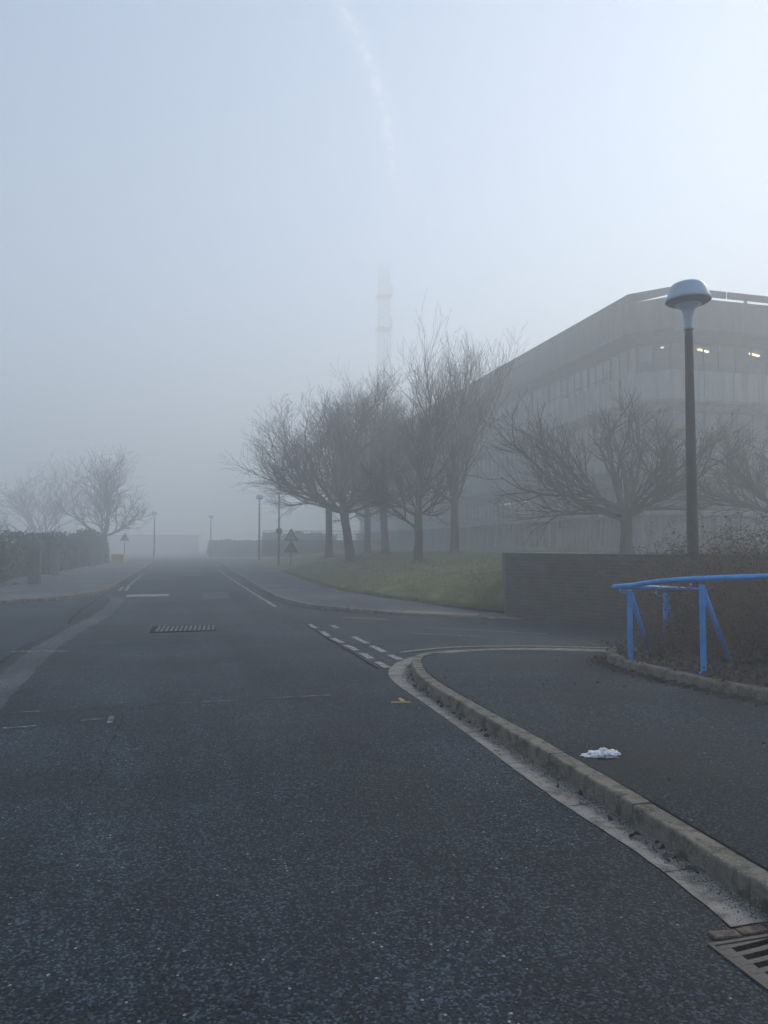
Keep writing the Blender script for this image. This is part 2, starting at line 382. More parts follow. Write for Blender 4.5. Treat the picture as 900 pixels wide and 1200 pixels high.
strip(gm, gutL, lambda p: Vector((lerp_poly([(a[1], a[0]) for a in KERB[:9]], p.y) + 0.004, p.y, 0)), 0.005)
strip(gm, gutN, lambda p: nearest_kerb(p) if p.y > 7.6 else Vector((lerp_poly([(a[1], a[0]) for a in KERB[:9]], p.y) + 0.004, p.y, 0)), 0.005)
struct('gutter', gm, M['gutter'])
gj = MB()     # open joints across the channel
for y in [1.2, 0.3, -0.6, 3.10, 4.02, 4.9, 5.8, 6.4, 6.9, 7.3, 7.7, 8.1, 8.5]:
    xa = lerp_poly([(a[1], a[0]) for a in gutN], y) if y > 2.6 else 2.14; xb = lerp_poly([(a[1], a[0]) for a in KERB[:9]], y)
    n_ = 8; o = len(gj.v)
    for k in range(n_ + 1):
        x = xa + (xb - xa) * k / n_; yy = y + 0.012 * noise.noise(Vector((x * 20, y * 3, 0))) + 0.05 * (x - xa)
        wd = 0.0035 + 0.002 * noise.noise(Vector((x * 30, y, 2)))
        gj.v.append((x, yy - wd, 0.009)); gj.v.append((x, yy + wd, 0.009))
    for k in range(n_): gj.f.append((o + 2 * k, o + 2 * k + 2, o + 2 * k + 3, o + 2 * k + 1)); gj.mi.append(0)
struct('gutter_joint', gj, M['seal'])

# near pavement: a fan from inside out to the kerb's inner edge
def pave_h(x, y):
    t = max(0.0, min(1.0, (y - 7.6) / 2.6)) ; t = t * t * (3 - 2 * t)
    e = max(0.0, min(1.0, (6.0 - (10.4 - y)) / 6.0))
    return 0.112 * (1 - 0.86 * t) + 0.004 * noise.noise(Vector((x * 1.3, y * 1.3, 0)))
KN = normals(KP)
inner = [KP[i] + KN[i] * 0.127 for i in range(len(KP))]
inner = [p for i, p in enumerate(inner) if i % 2 == 0 or True]
pm = MB(); cen = Vector((9.5, 1.5, 0)); nr = 34; o = 0
for p in inner:
    hk = 0.112 * khf(p)
    for k in range(nr + 1):
        t = k / nr; q = p.lerp(cen, t)
        bl = min(1, t * 8); z = hk * (1 - bl) + pave_h(q.x, q.y) * bl
        pm.v.append((q.x, q.y, z))
for i in range(len(inner) - 1):
    for k in range(nr):
        q = i * (nr + 1) + k; pm.f.append((q, q + 1, q + nr + 2, q + nr + 1)); pm.mi.append(0)
struct('pavement', pm, M['pave'], smooth=True)
kj = MB(); sweep(kj, [Vector((p.x, p.y, 0.1145 * khf(p))) for p in inner if p.y < 9.6 and p.x < 4], [(-0.004, 0.0), (-0.004, 0.0025), (0.009, 0.0025), (0.009, 0.0)], False)
struct('kerb_joint', kj, M['seal'])

# far right kerb and pavement
RK = [(14, 12.2), (8.6, 13.6), (7.2, 14.3), (6.11, 14.85), (5.23, 15.65), (3.96, 16.87), (3.05, 18.35), (2.70, 20.8), (2.62, 24.7), (2.70, 32), (2.85, 45), (3.2, 62), (3.6, 76), (5.2, 81), (9, 83.2), (60, 84)]
RKP = resample(RK, 0.45)
def rkh(p): return 0.25 + 0.75 * max(0, min(1, (p.y - 15.3) / 2.0)) if p.x > 3.2 and p.y < 20 else 1.0
far_prof = [(0, -0.05), (0.006, 0.09), (0.02, 0.108), (0.125, 0.112), (0.13, -0.05)]
k2 = MB(); sweep(k2, RKP, far_prof, hfun=rkh); struct('kerb', k2, M['kerb'])
LAWN = [(15.4, 7.06), (15.5, 7.05), (16.1, 6.65), (17.9, 6.0), (20.0, 5.45), (23.5, 4.95), (30.9, 5.05), (44.5, 5.55), (60, 6.2), (76, 7.4), (84, 9.0)]
WALL = [(7.62, 16.9), (6.77, 14.83), (7.97, 12.13), (9.6, 8.9), (12, 4.6), (16, -3)]
fp = MB()
N2 = normals(RKP); rows = [(RKP[i] + N2[i] * 0.128, 0.11 * rkh(RKP[i])) for i in range(len(RKP))]
for p, z in rows:
    if p.y < 14.9: tgt = Vector((lerp_poly([(8.9, 9.6), (12.13, 7.97), (14.83, 6.77)], p.y + 0.2) + 0.3, p.y + 0.3, 0)); tgt = Vector((p.x + 1.5, p.y + 1.2, 0))
    else: tgt = Vector((max(lerp_poly(LAWN, p.y) + 0.9, p.x + 0.4), p.y + (1.0 if p.y < 17 else 0), 0))
    for k in range(4):
        q = p.lerp(tgt, k / 3); fp.v.append((q.x, q.y, z + 0.002 * k + (0.0 if p.y > 16 else -0.0)))
for i in range(len(rows) - 1):
    for k in range(3): q = i * 4 + k; fp.f.append((q, q + 1, q + 5, q + 4)); fp.mi.append(0)
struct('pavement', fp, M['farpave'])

# left kerb and pavement
LK = [(-40, 10.0), (-20, 16), (-9, 19.8), (-4.7, 21.85), (-3.5, 22.9), (-2.72, 24.84), (-2.48, 27), (-2.46, 32), (-2.5, 44), (-2.6, 62), (-3.0, 77), (-5, 82), (-10, 83.8), (-80, 84)]
LKP = resample(LK, 0.5)
k3 = MB(); sweep(k3, LKP, [(-a, z) for a, z in far_prof][::-1]); struct('kerb', k3, M['kerb'])
lp = MB(); N3 = normals(LKP)
LB = [(-60, 16), (-9, 26.8), (-6.16, 28.5), (-5.9, 31), (-6.0, 35), (-6.2, 42), (-6.15, 60), (-6.6, 78), (-9, 84), (-80, 86)]
LBP = resample(LB, 0.5)
for i, p in enumerate(LKP):
    a = p - N3[i] * 0.128
    f = i / (len(LKP) - 1)
    if p.y < 24.8: j = min(range(len(LBP)), key=lambda k: abs(LBP[k].x - (p.x * 1.0 - 3.2)) + (0 if LBP[k].y < 29 else 99))
    else: j = min(range(len(LBP)), key=lambda k: abs(LBP[k].y - max(p.y, 28.5 + (p.y - 24.8) * .2)) + (0 if LBP[k].x > -9 or p.x < -6 else 99))
    b = LBP[j] + Vector((-1.0, 0.6, 0))
    lp.v.append((a.x, a.y, 0.11)); lp.v.append((b.x, b.y, 0.115))
for i in range(len(LKP) - 1): lp.f.append((2 * i, 2 * i + 2, 2 * i + 3, 2 * i + 1)); lp.mi.append(0)
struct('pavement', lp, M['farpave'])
eg = MB()
for a, b in ((-9, -5.75),):
    P = resample([(-30, 22), (-9, 26.9), (-6.5, 28.6), (-5.95, 30.6)], 0.5); sweep(eg, P, [(-0.12, 0), (-0.12, 0.2), (0, 0.2), (0, 0)])
P = resample([(-6.35, 41.2), (-6.2, 48), (-6.15, 54.6)], 0.5); sweep(eg, P, [(-0.12, 0), (-0.12, 0.2), (0, 0.2), (0, 0)])
struct('kerb_edging', eg, M['pillar'])

# ------------------------------------------------------------------ lawn terrain
def lawn_edge(y):
    return lerp_poly(LAWN, y)
def lawn_h(x, y):
    dd = max(0.0, x - lawn_edge(y))
    L_ = 3.3 if y > 19.5 else 0.45 + 2.85 * max(0, y - 15.4) / 4.1
    top = 1.20
    h = 0.10 + top * (1 - math.exp(-dd / L_))
    if y > 62: h = 0.10 + (h - 0.10) * max(0.25, 1 - (y - 62) / 30)
    return h
lm = MB(); ys = [15.4, 15.6, 15.85, 16.1] + [16.3 + 0.35 * i for i in range(0, 60)] + [37.5 + 1.2 * i for i in range(0, 39)]
ds = [0, .15, .3, .5, .75, 1, 1.3, 1.7, 2.1, 2.6, 3.2, 4, 5, 6.2, 7.5, 9, 10.8, 12]
for y in ys:
    e = lawn_edge(y)
    for k, dd in enumerate(ds):
        x = e + dd + (0.05 * noise.noise(Vector((0, y * 1.7, 0))) if k == 0 else 0)
        nz = 0.05 * noise.noise(Vector((x * 0.8, y * 0.8, 0))) + 0.02 * noise.noise(Vector((x * 3, y * 3, 0))) if k else 0
        lm.v.append((x, y, lawn_h(x, y) + nz))
for j in range(len(ys) - 1):
    for k in range(len(ds) - 1):
        q = j * len(ds) + k; lm.f.append((q, q + 1, q + len(ds) + 1, q + len(ds))); lm.mi.append(0)
struct('lawn', lm, M['grass'], smooth=True)
# raised ground behind the retaining wall, and the service road by the building
rg = MB(); rg.add([(7.0, 14.85, 1.27), (8.05, 12.25, 1.27), (9.75, 9.0, 1.27), (12.15, 4.7, 1.27), (16.1, -2.9, 1.27), (70, -3, 1.27), (70, 33, 1.27), (18, 33, 1.27), (18.5, 16.35, 1.27), (7.75, 16.85, 1.27)], [tuple(range(10))])
struct('raised_ground', rg, M['field'])
sr = MB(); sr.add([(18.2, 15, 1.275), (22.9, 15, 1.275), (22.9, 84, 1.275), (18.2, 84, 1.275)], [(0, 1, 2, 3)]); sr.add([(18.2, 15, 1.275), (18.2, 84, 1.275), (16.8, 84, 1.0), (16.8, 15, 1.0)], [(0, 1, 2, 3)])
struct('service_road', sr, M['road'])

# ------------------------------------------------------------------ markings and patches
def quad_strip(pts, width, z, jag=0.0, seed=0, step=0.08):
    mb = MB(); P = resample(pts, step); N = normals(P)
    for i, p in enumerate(P):
        j1 = jag * noise.noise(Vector((p.x * 5 + seed, p.y * 5, 0))); j2 = jag * noise.noise(Vector((p.x * 7, p.y * 7 + seed, 4)))
        c_ = jag * 2.2 * noise.noise(Vector((p.x * 1.6, p.y * 1.6 + seed, 9)))
        wl = max(0.001, width / 2 + j1); wr = max(0.001, width / 2 + j2)
        a = p - N[i] * (wl - c_); b = p + N[i] * (wr + c_); mb.v += [(a.x, a.y, z), (b.x, b.y, z)]
    for i in range(len(P) - 1): mb.f.append((2 * i, 2 * i + 1, 2 * i + 3, 2 * i + 2)); mb.mi.append(0)
    return mb
def join(mbs):
    o = MB()
    for m in mbs: o.add(m.v, m.f)
    return o
# give-way dashes of the right-hand side road
dA = [((2.42, 14.6), (2.44, 13.9)), ((2.44, 13.3), (2.46, 12.6)), ((2.46, 12.3), (2.48, 11.7)), ((2.48, 11.4), (2.50, 10.8)), ((2.50, 10.5), (2.52, 9.95)), ((2.52, 9.65), (2.54, 9.15))]
dB = [((2.82, 14.3), (2.83, 13.8)), ((2.83, 12.4), (2.85, 11.5)), ((2.85, 11.2), (2.86, 10.5)), ((2.86, 10.2), (2.88, 9.75))]
struct('road_marking', join([quad_strip([a, b], 0.10, 0.005, 0.012, k) for k, (a, b) in enumerate(dA + dB)]), M['white'])
mk = [quad_strip([(-1.68, 24.4), (-0.42, 24.4)], 1.0, 0.009, 0.02, 1)]
mk += [quad_strip([(2.2, 50), (2.25, 27), (2.3, 19.0)], 0.09, 0.005, 0.02, 3)]
mk += [quad_strip([(-2.1, 42), (-2.05, 30)], 0.08, 0.005, 0.015, 4), quad_strip([(-2.0, 30), (-1.9, 27.2)], 0.12, 0.005, 0.02, 5), quad_strip([(-2.2, 30), (-2.1, 27.2)], 0.1, 0.005, 0.02, 5)]
mk += [quad_strip([(x, 62), (x + 0.7, 62)], 0.6, 0.005, 0.02, x) for x in (-2.1, -0.6, 0.9, 2.3)]
mk += [quad_strip([(-3.0, 83.6), (4.5, 83.6)], 0.5, 0.005, 0.02, 2)]
struct('road_marking', join(mk), M['white'])
struct('road_marking', join([quad_strip([(a_, 7.60 + .01 * a_), (b_, 7.60 + .01 * b_)], .03, .012, .012, a_, .03) for a_, b_ in ((-1.45, -1.27), (-.05, .1), (.2, .56), (.88, 1.12), (1.16, 1.5))] + [
    quad_strip([(-3.2, 7.9), (-2.4, 7.72), (-2.0, 7.6)], 0.05, 0.012, 0.03, 9), quad_strip([(-0.62, 7.2), (-0.6, 6.9)], 0.05, 0.012, 0.02, 3),
    quad_strip([(-1.45, 6.95), (-1.2, 6.98)], 0.04, 0.012, 0.02, 1, .04), quad_strip([(-.85, 7.08), (-.68, 7.1)], 0.03, 0.012, 0.02, 2, .04), quad_strip([(4.4, 13.4), (6.2, 11.9)], 0.06, 0.012, 0.03, 1), quad_strip([(3.9, 12.6), (5.0, 11.7)], 0.05, 0.012, 0.03, 1), quad_strip([(-2.4, 11.9), (-1.6, 11.8)], 0.09, 0.012, 0.03, 1)]), M['faint'])
struct('road_marking', join([quad_strip([(2.0, 7.10), (2.19, 7.06)], 0.045, 0.010, 0.008, 1, 0.02), quad_strip([(2.13, 7.10), (2.14, 7.26)], 0.045, 0.0145, 0.008, 4, 0.02)]), M['yellow'])
struct('road_marking', join([quad_strip([(3.05, 10.35), (3.7, 10.62), (4.3, 10.68), (5.3, 10.45), (6.5, 9.85)], 0.07, 0.0125, 0.012, 2), quad_strip([(3.35, 15.9), (3.9, 15.4), (4.2, 15.1)], 0.06, 0.005, 0.02, 6)]), M['paleyellow'])
dk = MB(); DP = [p - n_ * .02 for p, n_ in zip(RKP, N2) if 4.75 < p.x < 6.3 and 14 < p.y < 17]; sweep(dk, DP, [(0, 0.0), (0.0, .055), (.05, .075), (.30, .082), (.30, 0)]); struct('kerb', dk, concrete('pale_sandy_kerb', (.26, .22, .15), .4, .9, False, None, 6))
# joints and cracks
cr = [quad_strip([(-4.6, 7.7), (-3.0, 7.6), (-1.5, 7.5), (-0.4, 7.58), (0.8, 7.58), (1.6, 7.46)], 0.007, 0.008, 0.008, 11, .04),
      quad_strip([(-3.0, 12.0), (-1.0, 12.3), (0.5, 12.35), (1.8, 12.0)], 0.02, 0.008, 0.014, 12),
      quad_strip([(-0.52, 7.3), (-0.50, 6.9), (-0.53, 6.6)], 0.004, 0.008, 0.006, 13, .03), quad_strip([(-0.50, 6.5), (-0.54, 6.1), (-0.53, 5.9)], 0.005, 0.008, 0.006, 33, .03),
      quad_strip([(-0.56, 5.75), (-0.52, 5.4), (-0.60, 5.1)], 0.004, 0.008, 0.006, 43, .03), quad_strip([(-0.58, 4.9), (-0.56, 4.5)], 0.003, 0.008, 0.005, 53, .03),
      quad_strip([(-1.75, 15.4), (-2.3, 13.0), (-2.3, 10.5), (-2.25, 9.0), (-1.8, 7.9)], 0.018, 0.008, 0.015, 14),
      quad_strip([(-4.6, 23.0), (-4.9, 18), (-4.4, 13.0), (-3.6, 9)], 0.02, 0.008, 0.015, 15),
      quad_strip([(-2.4, 25), (-2.35, 19), (-2.2, 16)], 0.05, 0.008, 0.02, 17),
      quad_strip([(2.38, 14.8), (2.36, 12), (2.40, 9.1)], 0.03, 0.008, 0.012, 16)]
struct('road_crack', join(cr), M['seal'])
pb = quad_strip([(-2.45, 25.0), (-1.9, 23.4), (-1.75, 21), (-1.72, 18), (-1.9, 15), (-2.0, 12), (-1.93, 9.8), (-1.85, 7.8), (-1.9, 4)], 0.36, 0.0045, 0.03, 21, 0.2)
pv = MB(); pv.add([(0.58, 22.3, .0045), (1.36, 22.2, .0045), (1.50, 25.4, .0045), (0.66, 25.7, .0045)], [(0, 1, 2, 3)])
struct('road_patch', join([pb, pv]), M['patch'])
# slotted drain cover in the road
dc = MB(); dc.box((0.03, 14.45, 0.004), (1.16, 1.05, 0.012)); sd = tag(dc.build('drain_cover', M['seal']), 'slotted rectangular drain cover with slanting pale bars set in the middle of the road', 'drain cover')
for k in range(13):
    b = MB(); x = -0.47 + k * 0.083; p = [(x, 14.02, .012), (x + .045, 14.02, .012), (x + .085, 14.86, .012), (x + .04, 14.86, .012)]
    b.add([(a, c_, 0.008) for a, c_, _ in p] + [(a, c_, 0.016) for a, c_, _ in p], [(4, 5, 6, 7), (0, 1, 5, 4), (1, 2, 6, 5), (2, 3, 7, 6), (3, 0, 4, 7)])
    b.build('bar', M['pillar'], sd)

# ------------------------------------------------------------------ kerbside drain grate
x0, x1, y0, y1 = HOLE
gr = empty('drain_grate', ((x0 + x1) / 2, (y0 + y1) / 2, 0)); tag(gr, 'square cast iron drain grate with curved slots set against the kerbside gutter', 'drain grate')
def local(mb, o): mb.v = [(x - o.location.x, y - o.location.y, z - o.location.z) for x, y, z in mb.v]; return mb
f = MB(); cx, cy = (x0 + x1) / 2, (y0 + y1) / 2; W, D = x1 - x0, y1 - y0
for (c, s) in (((x0 + .009, cy), (.018, D)), ((x1 - .009, cy), (.018, D)), ((cx, y0 + .009), (W - .036, .018)), ((cx, y1 - .009), (W - .036, .018))): f.box((c[0], c[1], -0.03), (s[0], s[1], 0.075))
local(f, gr).build('frame', M['iron'], gr, bevel=0.002)
g = MB(); a0, a1, b0, b1 = x0 + .023, x1 - .023, y0 + .023, y1 - .023
NB = 7; pitch = (b1 - b0) / NB; sl_ = 0.031
def bow(x): return 0.045 * (((x - a0) / (a1 - a0)) ** 1.6)       # slots bow slightly
xs_ = [a0, a0 + 0.045] + [a0 + 0.045 + (a1 - 0.045 - a0 - 0.045) * k / 12 for k in range(1, 12)] + [a1 - 0.045, a1]
for k in range(NB + 1):
    # one solid bar between slot k-1 and slot k
    lo = b0 if k == 0 else b0 + (k - 0.5) * pitch + sl_ / 2 ; hi = b1 if k == NB else b0 + (k + 0.5) * pitch - sl_ / 2
    o = len(g.v)
    for x in xs_:
        bb = (bow(x) - 0.012)
        l_ = lo if k == 0 else lo + bb; h_ = hi if k == NB else hi + bb
        g.v += [(x, l_, 0.004), (x, h_, 0.004), (x, l_ + .002, -0.03), (x, h_ - .002, -0.03)]
    for i in range(len(xs_) - 1):
        q = o + 4 * i
        g.f += [(q, q + 4, q + 5, q + 1), (q, q + 2, q + 6, q + 4), (q + 1, q + 5, q + 7, q + 3)]; g.mi += [0, 0, 0]
for k in range(NB):   # side webs closing the slots at both ends
    for xa, xb, sgn in ((a0, a0 + 0.05, 1), (a1 - 0.05, a1, -1)):
        m0 = b0 + (k + 0.5) * pitch; bb = bow((xa + xb) / 2) - 0.012; g.box(((xa + xb) / 2, m0 + bb, -0.0135), (xb - xa, sl_ + 0.006, 0.033))
local(g, gr).build('grille', M['iron'], gr)
p = MB(); p.add([(x0, y0, -.045), (x1, y0, -.045), (x1, y1, -.045), (x0, y1, -.045), (x0, y0, -.5), (x1, y0, -.5), (x1, y1, -.5), (x0, y1, -.5)], [(0, 1, 5, 4), (1, 2, 6, 5), (2, 3, 7, 6), (3, 0, 4, 7), (4, 5, 6, 7)])
local(p, gr).build('pit', M['black'], gr)
tb = MB()
for k in range(2): tb.box((2.10 + .13 * k, 2.557, -0.004), (0.12, 0.05, 0.03), Matrix.Rotation(rng.uniform(-.12, .12), 3, 'Z'))
tb.box((2.36, 2.56, -0.004), (0.1, 0.04, 0.03)); struct('gutter_packing', tb, plain('broken_mortar', (0.07, 0.05, 0.04), (0.17, 0.13, 0.10), 30, 0.95, 1, .01), bevel=0.006)

# ------------------------------------------------------------------ brick retaining wall
bw = MB(); P = [Vector((a, b, 0)) for a, b in WALL]; P2 = []
for a, b in zip(P, P[1:]):
    n_ = max(1, int((b - a).length / 1.0)); P2 += [a.lerp(b, k / n_) for k in range(n_)]
P2.append(P[-1])
N_ = normals(P2)
sweep(bw, P2, [(0.0, -0.05), (0.0, 1.33)][::1] + [(-0.225, 1.33), (-0.225, -0.05)], True, uv=True)
wr = empty('brick_wall', (6.77, 14.83, 0)); tag(wr, 'dark brick retaining wall with flat coping between the lawn and the side road', 'wall')
local(bw, wr).build('wall', M['brick'], wr)
cp = MB(); sweep(cp, P2, [(0.012, 1.332), (0.012, 1.40), (-0.24, 1.40), (-0.24, 1.332)], True, uv=True); local(cp, wr).build('coping', M['brick'], wr)

# ------------------------------------------------------------------ bare trees
def terr(x, y):
    if y < 16.3: return 1.27
    if x > 16.8: return 1.2
    if x < lawn_edge(y): return 0.1
    return lawn_h(x, y)
def make_tree(x, y, z, h, spread, seed, label, group, fork=1.9, tr=0.17, lean=(0, 0), dens=1.0, up=0.17, droop=0.0, levels=4, nl=7, extra=None, name='bare_tree', minr=0.0045, sides=(1.0, 1.35)):
    rg_ = random.Random(seed); root = empty(name, (x, y, z)); tag(root, label, 'tree', group)
    t = MB(); c = MB()
    top = Vector((lean[0] * fork, lean[1] * fork, fork))
    tp = [Vector((0, 0, -0.15)), Vector((0, 0, 0.0)), Vector((0, 0, 0.12))] + [Vector((lean[0] * fork * k, lean[1] * fork * k, 0)) + Vector((rg_.uniform(-.02, .02), rg_.uniform(-.02, .02), fork * k)) for k in (.3, .5, .75)] + [top, top + Vector((lean[0] * .3, lean[1] * .3, .35))]
    t.tube(tp, [tr * 1.7, tr * 1.5, tr * 1.15, tr, tr * .95, tr * .92, tr * 1.0, tr * .6], 10)
    t.build('trunk', M['bark'], root, smooth=True)
    R_ = h - fork
    def br(p, d, ln, r, lv):
        n_ = (7, 6, 5, 4, 3)[lv]; pts = [p]; rad = [r]; step = ln / n_; wob = (0.13, 0.14, 0.13, 0.13, 0.10)[lv]
        d = d.normalized(); dirs = [d]
        for k in range(n_):
            d = (d + Vector((rg_.gauss(0, wob), rg_.gauss(0, wob), rg_.gauss(0, wob * .7) + up * (0.5 if lv < 2 else 0.35) - droop * (lv == 0) * (0.3 if k < 2 else 0))))
            d.normalize(); p = p + d * step; pts.append(p); dirs.append(d)
            rad.append(max(minr, r * (1 - 0.66 * (k + 1) / n_)))
        c.tube(pts, rad, (7, 5, 4, 3, 3)[lv], caps=False)
        if lv >= levels: return
        nc = int(round(rg_.uniform(.6, 1.35) * (6.5, 5.2, 3.4, 1.0)[lv] * dens * rg_.uniform(*sides)))
        for q in range(nc):
            u = 0.18 + 0.82 * (q + rg_.random()) / nc; u = min(u, .999); i = int(u * n_); f_ = u * n_ - i
            pp = pts[i].lerp(pts[i + 1], f_); dd = dirs[min(i + 1, n_)]
            ax = dd.orthogonal().normalized(); ax = Matrix.Rotation(rg_.uniform(0, 2 * math.pi), 3, dd) @ ax
            an = R(rg_.uniform(20, 44)); nd = Matrix.Rotation(an, 3, ax) @ dd
            rr = max(minr, min(rad[i] * 0.72, r * 0.55)); l2 = ln * (rg_.uniform(0.5, 0.78) if lv < 2 else rg_.uniform(.55, .95)) * (1.08 - 0.35 * u)
            br(pp, nd, l2, rr, lv + 1)
    for k in range(nl):
        az = 2 * math.pi * (k + rg_.uniform(-.3, .3)) / nl; el = (0.02, 0.85, 0.3, 1.1, 0.1, 0.6, 0.2, 0.95, 0.4)[k % 9] if k else 1.35
        hd = Vector((math.cos(az) * math.cos(el) * spread / R_ * 1.25, math.sin(az) * math.cos(el) * spread / R_ * 1.25, math.sin(el)))
        ln = R_ * (0.66 + 0.2 * math.sin(el)) * rg_.uniform(.85, 1.08) * (0.6 + 0.4 * min(1.3, hd.length))
        zz = fork * (1 - 0.12 * rg_.random())
        br(Vector((lean[0] * zz, lean[1] * zz, zz)), hd + Vector((lean[0] * .8, lean[1] * .8, 0)), ln * 0.75, tr * rg_.uniform(.34, .52), 0)
    for e in (extra or []):
        br(Vector((lean[0] * e[3], lean[1] * e[3], e[3])), Vector(e[0]), e[1], e[2], 0)
    zmx = sorted(v[2] for v in c.v)[int(len(c.v) * .998)]; rm = sorted(math.hypot(v[0] - lean[0] * v[2], v[1] - lean[1] * v[2]) for v in c.v)[int(len(c.v) * .97)]
    kz = (h - fork) / max(.1, zmx - fork); kr = spread / rm
    c.v = [(v[0] * kr + lean[0] * v[2] * (1 - kr), v[1] * kr + lean[1] * v[2] * (1 - kr), fork + (v[2] - fork) * (kz if v[2] > fork else 1)) for v in c.v]
    c.build('crown', M['twig'], root)
    return root
G1 = 'bare trees on the grass bank beside the brown brick wall'
TREES = [
 # x, y, h, spread, seed, label, kw
 (8.70, 27.0, 7.9, 2.5, 11, 'nearest bare tree on the grass bank, pale straight trunk with one low limb reaching left', dict(fork=1.9, tr=0.165, extra=[((-1, -.2, .5), 2.4, .07, 1.3)])),
 (8.07, 36.0, 9.7, 5.4, 12, 'leftmost-crowned bare tree leaning left with a sawn stub low on its trunk', dict(fork=2.7, tr=0.23, lean=(-.14, 0), nl=10, dens=1.1)),
 (8.70, 45.0, 10.8, 5.2, 13, 'slim bare tree furthest left on the bank, trunk just right of the warning signs', dict(fork=3.2, tr=0.22, nl=10, dens=1.1)),
 (11.9, 48.0, 11.8, 4.3, 14, 'bare tree with a low forked trunk behind the leaning tree', dict(fork=2.6, tr=0.22)),
 (11.5, 42.0, 11.2, 4.0, 15, 'bare tree with a dark leaning trunk in the middle of the bank group', dict(fork=3.0, tr=0.22, lean=(-.06, 0))),
 (12.45, 33.0, 11.4, 2.9, 16, 'tallest bare tree, rightmost of the group on the grass bank', dict(fork=2.6, tr=0.20, up=0.42, nl=8)),
]
for (x, y, h, s, seed, lab, kw) in TREES:
    r_ = make_tree(x, y, terr(x, y) - 0.02, h, s, seed, lab, G1, **kw)
    if seed == 12:
        m = MB(); m.tube([(-0.1, -.1, 1.35), (-.32, -.22, 1.5)], [.07, .055], 8); m.build('branch_stub', M['bark'], r_)
make_tree(13.9, 21.1, 1.27, 5.6, 4.3, 21, 'wide low bare tree behind the brick wall in front of the concrete building', 'bare trees behind the brick wall', fork=1.35, tr=0.2, up=0.13, nl=9, levels=4, dens=.85,
          extra=[((-.9, .45, .35), 3.3, .085, 1.15), ((.9, .1, .35), 3.0, .09, 1.25), ((-.3, .6, .35), 3.0, .085, 1.2)])
make_tree(18.9, 20.0, 1.27, 5.0, 4.0, 22, 'bare tree at the right edge with only its left branches in view', 'bare trees behind the brick wall', fork=1.4, tr=0.17, up=0.13)
make_tree(-7.5, 78.0, 0.0, 11.4, 6.2, 31, 'large misty bare tree behind the hedge at the left of the road', 'faded trees in the fog on the left', fork=2.6, tr=0.26, minr=0.008, dens=.9)
make_tree(-18.6, 108.0, 0.0, 14.0, 8.0, 32, 'faintest tree almost lost in fog at the far left', 'faded trees in the fog on the left', fork=2.4, tr=0.28, minr=0.012, dens=.85)

# ------------------------------------------------------------------ concrete building
BX, BY = 22.6, 32.2; BL = 66.0; BR = 20.0; CH = 1.7
bd = empty('office_building', (BX, BY, 1.2)); tag(bd, 'long three storey concrete office building with deep fascia bands and strips of windows', 'building')
base = [Vector((BX, BY + BL, 0)), Vector((BX, BY + CH, 0)), Vector((BX + CH * .9, BY, 0)), Vector((BX + BR, BY, 0))]
def off(path, a):     # offset inwards (to the left of travel = +), mitred
    out = []; segs = []
    for p, q in zip(path, path[1:]):
        t = (q - p).normalized(); n_ = Vector((-t.y, t.x, 0)); segs.append((p + n_ * a, q + n_ * a, t))
    out.append(segs[0][0])
    for (p, q, t), (p2, q2, t2) in zip(segs, segs[1:]):
        dx = p2 - p; den = t.x * t2.y - t.y * t2.x; k = (dx.x * t2.y - dx.y * t2.x) / den; out.append(p + t * k)
    out.append(segs[-1][1]); return out
def ring(mb, prof, mi=0):     # prof: list of (inward offset, z), swept along the outline
    o = len(mb.v); paths = [off(base, a) for a, z in prof]; k = len(prof)
    for i in range(4):
        for j in range(k): q = paths[j][i]; mb.v.append((q.x, q.y, prof[j][1]))
    for i in range(3):
        for j in range(k): j2 = (j + 1) % k; mb.f.append((o + i * k + j, o + i * k + j2, o + (i + 1) * k + j2, o + (i + 1) * k + j)); mb.mi.append(mi)
    mb.f.append(tuple(o + j for j in range(k))); mb.mi.append(mi); mb.f.append(tuple(o + 3 * k + j for j in range(k))); mb.mi.append(mi)
REC = 0.75
bands = [  # z top, z where the underside starts to slope, z bottom
 (13.93, 12.35, 11.85), (10.2, 8.75, 8.3), (6.62, 5.3, 4.55)]
for k, (zt, zs, zb) in enumerate(bands):
    m = MB(); tz = zt
    ring(m, [(0.0, tz), (0.0, zs), (0.10, zs - 0.12), (REC, zb), (3.0, zb), (3.0, zb + .4), (0.5, zb + .75), (0.5, tz)])
    gv = m; n0 = len(m.f)     # panel joints of the precast fascia
    for y in [BY + CH + 0.9 * i for i in range(1, 72)]: gv.box((BX - 0.002, y, (zt + zs) / 2), (0.012, 0.035, zt - zs - .02))
    for x in [BX + CH * .9 + 1.8 * i for i in range(1, 11)]: gv.box((x, BY - 0.002, (zt + zs) / 2), (0.035, 0.012, zt - zs - .02))
    for q in range(n0, len(m.f)): m.mi[q] = 1
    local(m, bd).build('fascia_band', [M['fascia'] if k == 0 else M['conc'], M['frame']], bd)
m = MB(); ring(m, [(REC + 0.3, 14.0), (REC + .3, 13.75), (18.0, 13.75), (18.0, 14.0)]); local(m, bd).build('roof', M['farroof'], bd)
